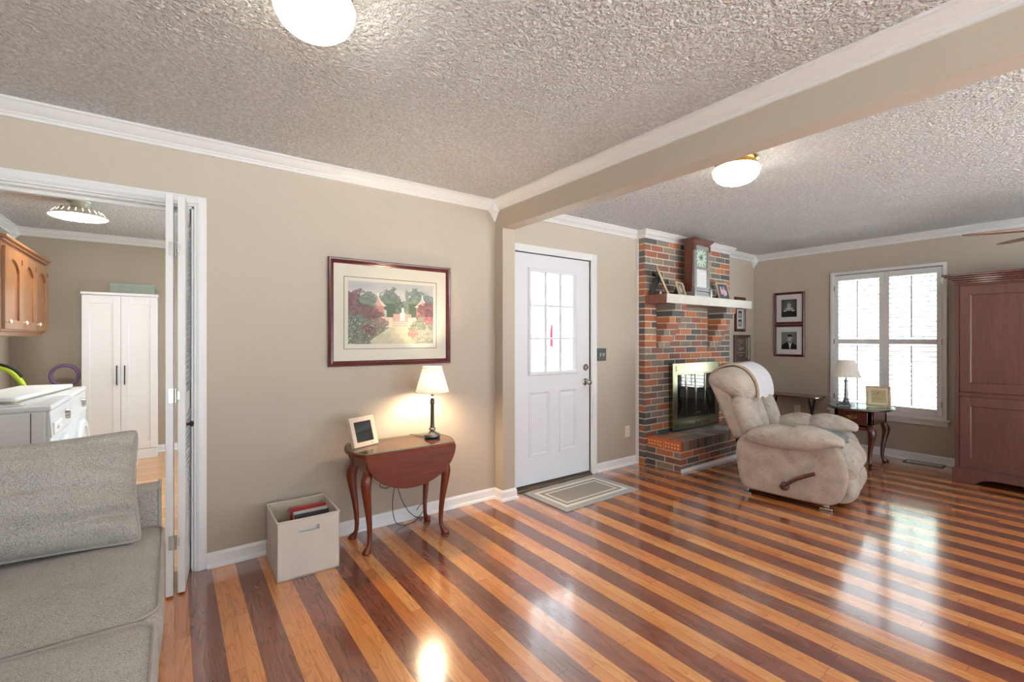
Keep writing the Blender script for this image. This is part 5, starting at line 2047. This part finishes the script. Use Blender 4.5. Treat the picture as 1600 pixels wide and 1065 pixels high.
# ------------------------------------------------------------------ folding tray table behind the recliner
tt = thing('tray_table', 'narrow dark wood folding tray table with crossed legs behind the recliner', 'table', (6.215, 2.58, 0))
m_ = MB()
m_.prism(rrect(-0.17, 0.17, -0.31, 0.31, 0.02, 3), 'Z', 0.592, 0.612)
m_.build('tabletop', 'darkcherry', tt, bev=0.004)
for yy in (-0.22, 0.22):
    for s in (-1, 1):
        MB().bar((s * 0.12, yy + s * 0.012, 0.592), (-s * 0.15, yy + s * 0.012, 0.0), 0.022, 0.020, None, (0, 1, 0)).build('leg', 'black', tt, bev=0.003)
m_ = MB()
for s in (-1, 1):
    m_.tube([(s * 0.14, -0.24, 0.02), (s * 0.14, 0.24, 0.02)], 0.009)
m_.build('stretcher', 'black', tt)

# ------------------------------------------------------------------ oval end table
ET = thing('end_table', 'dark cherry oval end table with glass top and brass-handled drawer by the window', 'table', (5.885, 1.775, 0))
EH = 0.590


def oval(rx, ry, n=56):
    return [(rx * cos(2 * pi * i / n), ry * sin(2 * pi * i / n)) for i in range(n)]


MB().prism(oval(0.335, 0.283), 'Z', EH - 0.020, EH).build('tabletop', 'darkcherry', ET, bev=0.006, segs=3)
tag(MB().prism(oval(0.333, 0.281), 'Z', EH + 0.0012, EH + 0.0085).build('glass_top', 'glass_top', ET, smooth=0), 'oval glass sheet on the table top')
m_ = MB()
pp = oval(0.334, 0.282)
pp.append(pp[0])
m_.molding(pp[::-1], [(0, EH + 0.0012), (0.001, EH + 0.0012), (0.001, EH + 0.0085), (0, EH + 0.0085)])
m_.build('glass_edge', 'glass_edge', ET)
x0, x1, y0, y1 = -0.215, 0.225, -0.165, 0.165
m_ = MB()
m_.box(x0, x1, y0, y1, EH - 0.165, EH - 0.020)
# shaped skirt below the drawer
sk = [(y0, EH - 0.165), (y0, EH - 0.19)] + [(y0 + (y1 - y0) * (i / 16), EH - 0.200 - 0.022 * abs(sin(i / 16 * pi * 2)) + 0.02 * (i in (0, 16))) for i in range(17)] + [(y1, EH - 0.19), (y1, EH - 0.165)]
m_.prism(sk, 'X', x0 + 0.003, x0 + 0.02)
m_.build('case', 'darkcherry', ET, bev=0.003)
dw = MB().box(x0 - 0.012, x0, y0 + 0.035, y1 - 0.035, EH - 0.145, EH - 0.035).build('drawer', 'darkcherry', ET, bev=0.004)
m_ = MB()
pts = []
for i in range(24):
    a = 2 * pi * i / 24
    pts.append((0.045 * cos(a) * (1 + 0.22 * cos(4 * a)), EH - 0.088 + 0.020 * sin(a) * (1 + 0.3 * cos(3 * a))))
m_.prism(pts, 'X', x0 - 0.0145, x0 - 0.012)
m_.tube(smooth_path([(x0 - 0.016, -0.032, EH - 0.084), (x0 - 0.030, -0.030, EH - 0.100), (x0 - 0.034, 0, EH - 0.112), (x0 - 0.030, 0.030, EH - 0.100), (x0 - 0.016, 0.032, EH - 0.084)], 5), 0.0035, None, 8)
tag(m_.build('bail_handle', 'brass', dw), 'brass bail handle')
for sx, sy in ((-1, -1), (-1, 1), (1, -1), (1, 1)):
    l = MB()
    lx, ly = (x0 + 0.022 if sx < 0 else x1 - 0.022), (y0 + 0.020 if sy < 0 else y1 - 0.020)
    l.box(lx - 0.022, lx + 0.022, ly - 0.020, ly + 0.020, EH - 0.20, EH - 0.022)
    cabriole(l, (lx, ly), EH - 0.18, (sx, sy), None, 1.12)
    l.build('leg', 'darkcherry', ET, bev=0.002)

ez = EH + 0.0095
eb = thing('table_lamp', 'unlit table lamp with pleated shade and grey column on the oval end table', 'lamp', (5.80, 1.875, ez))
m_ = MB()
m_.box(-0.065, 0.065, -0.065, 0.065, 0, 0.016)
m_.box(-0.048, 0.048, -0.048, 0.048, 0.016, 0.028)
m_.lathe([(0.034, 0.028), (0.030, 0.045), (0.022, 0.055), (0.026, 0.066), (0.022, 0.075), (0.001, 0.075)], None, 24)
m_.build('base', 'pewter', eb, bev=0.002)
MB().lathe([(0.020, 0.075), (0.019, 0.09), (0.0165, 0.25), (0.021, 0.256), (0.021, 0.264), (0.010, 0.268), (0.010, 0.33), (0.001, 0.33)], None, 24).build('column', 'pewter', eb)
pleated_shade(eb, 0.300, 0.472, 0.128, 0.078, 44, 0.12)

cf = photo_frame('document_frame', 'pale frame with parchment certificate leaning on the oval end table', 'photo frame', (5.915, 1.625, ez), R(-68), 12, 0.205, 0.215, 0.020, 'frame_gold',
                 lambda u, v: (176, 160, 116) if (0.16 < u < 0.86 and 0.14 < v < 0.84 and not (0.2 < u < 0.82 and abs((v * 16) % 1 - 0.5) < 0.10 and 0.22 < v < 0.76)) else ((156, 140, 100) if 0.14 < u < 0.88 and 0.12 < v < 0.86 else (204, 198, 176)), fmat='picg')

# ------------------------------------------------------------------ armoire
ar = thing('armoire', 'tall dark reddish wood armoire at the right edge beside the window', 'armoire', (5.78, 0.475, 0))
AX0, AX1, AYa, AYb = 5.78, 6.39, -0.07, 1.02
m_ = MB()
m_.box(AX0 + 0.022, AX1, AYa, AYb, 0.09, 1.81)
m_.build('case', 'armoire', ar, world=True, bev=0.003)
m_ = MB()
for z0, z1, o in ((1.800, 1.818, 0.004), (1.818, 1.834, 0.022), (1.834, 1.852, 0.045), (1.852, 1.868, 0.065), (1.868, 1.888, 0.078)):
    m_.box(AX0 - o, AX1, AYa - o, AYb + o, z0, z1)
m_.build('cornice', 'darkcherry', ar, world=True, bev=0.004)
m_ = MB()
pl_ = [(AYb + 0.017, 0.0), (AYb + 0.017, 0.125), (AYa - 0.017, 0.125), (AYa - 0.017, 0.0), (AYa + 0.13, 0.0), (AYa + 0.16, 0.03), (AYa + 0.20, 0.05), (AYa + 0.26, 0.058), (AYb - 0.26, 0.058), (AYb - 0.20, 0.05), (AYb - 0.16, 0.03), (AYb - 0.13, 0.0)]
m_.prism(pl_, 'X', AX0 - 0.018, AX0 + 0.02)
m_.box(AX0 + 0.02, AX1, AYb - 0.02, AYb + 0.017, 0, 0.125)
m_.box(AX0 + 0.02, AX1, AYa - 0.017, AYa + 0.02, 0, 0.125)
m_.build('plinth', 'armoire', ar, world=True, bev=0.006, segs=3)
m_ = MB()
m_.box(AX0, AX0 + 0.022, AYb - 0.03, AYb, 0.12, 1.80)
m_.box(AX0, AX0 + 0.022, AYa, AYa + 0.03, 0.12, 1.80)
m_.box(AX0 - 0.002, AX0 + 0.022, AYa + 0.03, AYb - 0.03, 0.785, 0.822)
m_.box(AX0, AX0 + 0.022, AYa + 0.03, AYb - 0.03, 0.12, 0.140)
m_.box(AX0, AX0 + 0.022, AYa + 0.03, AYb - 0.03, 1.785, 1.80)
m_.build('face_frame', 'armoire', ar, world=True, bev=0.002)
ym = (AYa + AYb) / 2
for z0, z1 in ((0.143, 0.782), (0.826, 1.782)):
    for ya, yb in ((AYa + 0.033, ym - 0.001), (ym + 0.001, AYb - 0.033)):
        d = MB()
        s = 0.070
        d.box(AX0 - 0.006, AX0 + 0.016, ya, ya + s, z0, z1)
        d.box(AX0 - 0.006, AX0 + 0.016, yb - s, yb, z0, z1)
        d.box(AX0 - 0.006, AX0 + 0.016, ya + s, yb - s, z1 - s - 0.012, z1)
        d.box(AX0 - 0.006, AX0 + 0.016, ya + s, yb - s, z0, z0 + s + 0.012)
        rect_frame(d, ya + s - 0.001, yb - s + 0.001, z0 + s + 0.011, z1 - s - 0.011, 0, 0, 0, 'YZ', None, [(0, AX0 + 0.012), (0, AX0 - 0.003), (0.008, AX0 + 0.005), (0.008, AX0 + 0.012)])
        d.box(AX0 + 0.006, AX0 + 0.012, ya + s, yb - s, z0 + s + 0.012, z1 - s - 0.012)
        dd = d.build('door', 'armoire', ar, world=True, bev=0.002)
        k = MB()
        yk = yb - 0.03 if yb < ym + 0.01 else ya + 0.03
        turned(k, (AX0 - 0.006, yk, (z0 + z1) / 2), (-1, 0, 0), [(0.006, 0), (0.006, 0.012), (0.014, 0.018), (0.014, 0.026), (0.002, 0.03)], None, 14)
        k.build('knob', 'bronze', dd, world=True)

# ------------------------------------------------------------------ ceiling fan
fx, fy, fz = 5.318, 0.276, 2.12
fan = thing('ceiling_fan', 'brown ceiling fan whose two blade tips reach in at the right edge', 'ceiling fan', (fx, fy, ZC))
m_ = MB()
m_.lathe([(0.07, 0), (0.07, -0.03), (0.03, -0.06), (0.014, -0.065), (0.014, -0.19), (0.05, -0.20), (0.095, -0.22), (0.105, -0.25), (0.10, -0.31), (0.06, -0.34), (0.01, -0.345)], None, 32)
m_.build('motor', 'bronze', fan)
for i in range(5):
    a = atan2(0.58, -0.298) - i * 2 * pi / 5
    Mb = Matrix.Rotation(a, 4, 'Z') @ Matrix.Translation((0, 0, fz - ZC)) @ Matrix.Rotation(R(-4.5), 4, 'X')
    m_ = MB()
    ol = []
    nn = 16
    for k in range(nn + 1):
        f = k / nn
        x = 0.14 + 0.51 * f
        wv = 0.045 + 0.030 * sin(min(f * 1.25, 1) * pi * 0.62)
        if f > 0.72:
            wv *= sqrt(max(0, 1 - ((f - 0.72) / 0.28) ** 1.6)) * 0.95 + 0.04
        ol.append((x, wv))
    poly = [(x, -w_) for x, w_ in ol] + [(x, w_) for x, w_ in ol[::-1]]
    m_.prism(poly, 'Z', -0.004, 0.004)
    m_.v = [Mb @ p for p in m_.v]
    bl = m_.build('blade', 'fanwood', fan, smooth=30)
    q = MB().box(0.08, 0.2, -0.018, 0.018, -0.012, -0.004)
    q.v = [Mb @ p for p in q.v]
    q.build('blade_iron', 'bronze', bl)
    q = MB().prism([(0.636, -0.012), (0.652, -0.005), (0.652, 0.005), (0.636, 0.012)], 'Z', -0.0045, 0.0045)
    q.v = [Mb @ p for p in q.v]
    q.build('tip', 'almond', bl)

# book lying on the hearth
hbk = thing('book', 'blue-green paperback lying flat on the brick hearth behind the recliner', 'book', (4.96, 2.80, HZ + 0.0005), R(20))
MB().box(-0.10, 0.10, -0.07, 0.07, 0.001, 0.013, 'paper').build('pages', 'paper', hbk, smooth=0)
MB().box(-0.102, 0.102, -0.072, 0.072, 0.013, 0.015).box(-0.102, 0.102, -0.072, 0.072, 0.0, 0.001).box(-0.103, -0.102, -0.072, 0.072, 0, 0.015).build('cover', 'hearthbook', hbk, smooth=0)

# hanging decoration outside the front door
hd = thing('wind_sock', 'pink hanging ribbon decoration outside the front door glass', 'hanging decoration', (3.45, 3.95, 2.418))
m_ = MB()
m_.tube([(0, 0, 0), (0, 0, -0.955)], 0.002)
m_.build('string', 'pewter', hd)
m_ = MB()
m_.lathe([(0.012, -1.20), (0.013, -1.0), (0.012, -0.965), (0.003, -0.955)], None, 16)
for i in range(5):
    a = 2 * pi * i / 5
    m_.tube([(0.011 * cos(a), 0.011 * sin(a), -1.0), (0.016 * cos(a), 0.016 * sin(a), -1.15), (0.014 * cos(a + 0.5), 0.014 * sin(a + 0.5), -1.235)], 0.003)
m_.build('ribbons', 'pink', hd)

# ------------------------------------------------------------------ laundry room
wc = thing('wall_cabinet', 'honey oak wall cabinet with arched doors and small knobs in the laundry room', 'cabinet', (LXL, 5.47, 1.36))
CXF = -0.98
m_ = MB()
m_.box(LXL, CXF, 4.77, 6.17, 1.36, 2.0)
m_.build('case', 'oak', wc, world=True, bev=0.003)
m_ = MB()
for z0, z1, o in ((1.985, 2.005, 0.004), (2.005, 2.025, 0.022), (2.025, 2.045, 0.038)):
    m_.box(LXL, CXF + o, 4.77 - o, 6.17 + o, z0, z1)
m_.build('cornice', 'oak', wc, world=True, bev=0.004)
MB().box(LXL, CXF - 0.01, 4.78, 6.16, 1.325, 1.36).build('valance', 'oak', wc, world=True, bev=0.003)
for i in range(3):
    ya, yb = 4.785 + i * 0.462, 4.785 + (i + 1) * 0.462 - 0.006
    z0, z1 = 1.375, 1.972
    xa, xb = CXF, CXF + 0.02
    s = 0.068
    d = MB()
    d.box(xa, xb, ya, ya + s, z0, z1)
    d.box(xa, xb, yb - s, yb, z0, z1)
    d.box(xa, xb, ya + s, yb - s, z0, z0 + s)
    # arched top rail
    n = 16
    pts = [(ya + s, z1), (ya + s, z1 - 0.145)]
    for k in range(n + 1):
        f = k / n
        yv = ya + s + (yb - ya - 2 * s) * (0.06 + 0.88 * f)
        pts.append((yv, z1 - 0.140 + 0.066 * sin(pi * f) ** 0.75))
    pts += [(yb - s, z1 - 0.145), (yb - s, z1)]
    d.prism(pts, 'X', xa, xb)
    d.box(xa, xa + 0.006, ya + s - 0.002, yb - s + 0.002, z0 + s - 0.002, z1 - 0.06)
    dd = d.build('door', 'oak', wc, world=True, bev=0.002)
    k = MB()
    turned(k, (xb, ya + 0.034, z0 + 0.055), (1, 0, 0), [(0.006, 0), (0.006, 0.010), (0.015, 0.016), (0.016, 0.022), (0.010, 0.028), (0.002, 0.029)], None, 16)
    k.build('knob', 'almond', dd, world=True)
    h = MB()
    h.box(xb - 0.001, xb + 0.004, yb - 0.012, yb - 0.002, z1 - 0.09, z1 - 0.05)
    h.build('hinge', 'bronze', dd, world=True)


def appliance(name, label, y0, y1, drawer):
    x0, x1 = LXL + 0.06, -0.597
    t = thing(name, label, 'appliance', ((x0 + x1) / 2, (y0 + y1) / 2, 0), group=None)
    m_ = MB()
    m_.box(x0, x1 - 0.02, y0, y1, 0.02, 0.865)
    m_.build('body', 'applwhite', t, world=True, bev=0.012, segs=3)
    m_ = MB()
    m_.box(x0 - 0.004, x1 + 0.002, y0 - 0.004, y1 + 0.004, 0.865, 0.90)
    m_.build('top_panel', 'applwhite', t, world=True, bev=0.012, segs=3)
    m_ = MB()
    m_.box(x1 - 0.02, x1, y0 + 0.002, y1 - 0.002, 0.02, 0.70)
    m_.build('front_panel', 'applwhite', t, world=True, bev=0.006)
    m_ = MB()
    m_.prism([(x1 - 0.02, 0.705), (x1 + 0.004, 0.705), (x1 - 0.006, 0.862), (x1 - 0.02, 0.862)], 'Y', y0 + 0.002, y1 - 0.002)
    m_.build('control_panel', 'applwhite', t, world=True, bev=0.003)
    yc = (y0 + y1) / 2
    m_ = MB()
    turned(m_, (x1, yc, 0.42), (1, 0, 0), [(0.25, 0), (0.25, 0.02), (0.235, 0.035), (0.19, 0.038), (0.18, 0.02), (0.002, 0.02)], None, 40)
    m_.build('door', 'applwhite', t, world=True)
    if drawer:
        m_ = MB()
        m_.box(x1 - 0.004, x1 + 0.012, y0 + 0.03, y0 + 0.26, 0.715, 0.79)
        d_ = m_.build('dispenser_drawer', 'white', t, world=True, bev=0.006)
        MB().box(x1 + 0.010, x1 + 0.024, y0 + 0.10, y0 + 0.20, 0.74, 0.765).build('handle', 'white', d_, world=True, bev=0.005)
    m_ = MB()
    turned(m_, (x1 - 0.002, y1 - 0.20, 0.785), (1, 0, 0), [(0.035, 0), (0.033, 0.022), (0.002, 0.024)], None, 24)
    m_.build('dial', 'nickel', t, world=True)
    m_ = MB()
    m_.box(x1 - 0.09, x1 - 0.086, y0 - 0.0015, y0 + 0.001, 0.03, 0.86)
    m_.build('side_seam', 'darkgrey', t, world=True, smooth=0)
    for sx in (x0 + 0.06, x1 - 0.06):
        for sy in (y0 + 0.06, y1 - 0.06):
            MB().cyl((sx, sy, 0), (sx, sy, 0.025), 0.02).build('foot', 'darkgrey', t, world=True)


appliance('washing_machine', 'white front loading washer, the nearer machine, side panel toward the sofa', 3.935, 4.625, True)
appliance('dryer', 'white dryer standing between the washer and the tall white cupboard', 4.640, 5.335, False)

bx = thing('folded_board', 'flat white board lying across the washer and dryer tops', 'board', (-0.88, 4.70, 0.902), R(82))
MB().prism(rrect(-0.50, 0.50, -0.16, 0.16, 0.03), 'Z', 0.012, 0.035).build('panel', 'white', bx, bev=0.004)
MB().prism(rrect(-0.485, 0.49, -0.145, 0.145, 0.03), 'Z', 0.0, 0.012).build('underlay', 'beige', bx, bev=0.002)
pk = MB()
pk.box(-0.07, 0.07, -0.045, 0.045, 0, 0.006, 'paper')
pk.box(-0.03, 0.05, -0.02, 0.02, 0.006, 0.008, 'purple')
o = tag(pk.build('packet', 'paper', None, loc=(-0.80, 4.03, 0.9015), bev=0.002), 'flat printed packet lying on the washer top near its front edge', 'packet')
gb_ = MB()
gb_.box(-0.10, 0.10, -0.07, 0.07, 0, 0.09)
gb_.box(-0.085, 0.105, -0.055, 0.055, 0.015, 0.06)
tag(gb_.build('grey_box', 'darkgrey', None, loc=(-0.978, 4.10, 0.902), bev=0.012, segs=3), 'dark grey rounded box on the washer at the left picture edge', 'box')

# upright purple cordless vacuum handle behind the dryer and lime garden tool
vc = thing('stick_vacuum', 'stick vacuum with purple loop handle behind the dryer beside the white cupboard', 'vacuum', (-0.912, 6.53, 0))
m_ = MB()
pts = [(0.02 + 0.105 * cos(a), 0, 0.925 + 0.105 * sin(a)) for a in [R(-70 + 320 * i / 22) for i in range(23)]]
m_.tube([(0.03, 0, 0.76)] + pts + [(0.0, 0, 0.76)], 0.017, None, 12)
m_.build('handle', 'purple', vc)
m_ = MB()
m_.cyl((0, 0, 0.08), (0.01, 0, 0.80), 0.024)
m_.box(-0.09, -0.03, -0.03, 0.03, 0.5, 0.83)
m_.build('tube', 'darkgrey', vc, bev=0.006)
MB().prism(rrect(-0.12, 0.12, -0.09, 0.09, 0.03), 'Z', 0.0, 0.085).build('floor_head', 'purple', vc, bev=0.01)
lt = thing('string_trimmer', 'lime and black curved tool handle leaning behind the dryer', 'garden tool', (-1.02, 5.50, 0))
m_ = MB()
m_.tube(smooth_path([(-0.26, 0, 1.12), (-0.16, 0, 1.085), (-0.06, 0, 1.04), (0.00, 0, 0.96), (0.03, 0, 0.88)], 6), 0.020, None, 12)
m_.build('grip', 'lime', lt)
m_ = MB()
m_.tube(smooth_path([(-0.28, 0, 1.145), (-0.16, 0, 1.108), (-0.05, 0, 1.062), (0.01, 0, 0.985)], 6), 0.014, None, 10)
m_.tube([(0.03, 0, 0.89), (0.05, 0, 0.012)], 0.018, None, 10)
m_.build('shaft', 'black', lt)

wd = thing('tall_cupboard', 'tall white two-door cupboard against the back wall of the laundry room', 'cupboard', (-0.44, 6.43, 0))
WX0, WX1, WYF = -0.755, -0.135, 6.43
m_ = MB()
m_.box(WX0, WX1, WYF + 0.018, LYF - 0.004, 0, 1.762)
m_.build('case', 'white', wd, world=True, bev=0.002)
MB().box(WX0 - 0.008, WX1 + 0.008, WYF - 0.006, LYF - 0.004, 1.762, 1.790).build('top', 'white', wd, world=True, bev=0.003)
MB().box(WX0, WX1, WYF + 0.004, WYF + 0.018, 0, 0.105).build('kickboard', 'white', wd, world=True, bev=0.002)
wm = (WX0 + WX1) / 2
for xa, xb, xk in ((WX0 + 0.002, wm - 0.002, wm - 0.032), (wm + 0.002, WX1 - 0.002, wm + 0.032)):
    d = MB()
    s = 0.062
    z0, z1 = 0.112, 1.756
    d.box(xa, xa + s, WYF, WYF + 0.018, z0, z1)
    d.box(xb - s, xb, WYF, WYF + 0.018, z0, z1)
    d.box(xa + s, xb - s, WYF, WYF + 0.018, z0, z0 + s + 0.02)
    d.box(xa + s, xb - s, WYF, WYF + 0.018, z1 - s - 0.02, z1)
    d.box(xa + s, xb - s, WYF + 0.006, WYF + 0.017, z0 + s + 0.02, z1 - s - 0.02)
    dd = d.build('door', 'white', wd, world=True, bev=0.0015)
    h = MB()
    h.box(xk - 0.005, xk + 0.005, WYF - 0.030, WYF - 0.022, 0.815, 1.02)
    for zz in (0.83, 1.005):
        h.box(xk - 0.005, xk + 0.005, WYF - 0.023, WYF, zz - 0.005, zz + 0.005)
    tag(h.build('bar_handle', 'black', dd, world=True, bev=0.002), 'slim black bar handle')
sb = MB()
sb.box(-0.19, 0.19, -0.06, 0.06, 0, 0.105)
sb.box(-0.192, 0.192, -0.062, 0.062, 0.075, 0.107)
tag(sb.build('flat_box', 'sage', None, loc=(-0.35, 6.56, 1.791), bev=0.003), 'sage green flat box on top of the tall white cupboard', 'box')
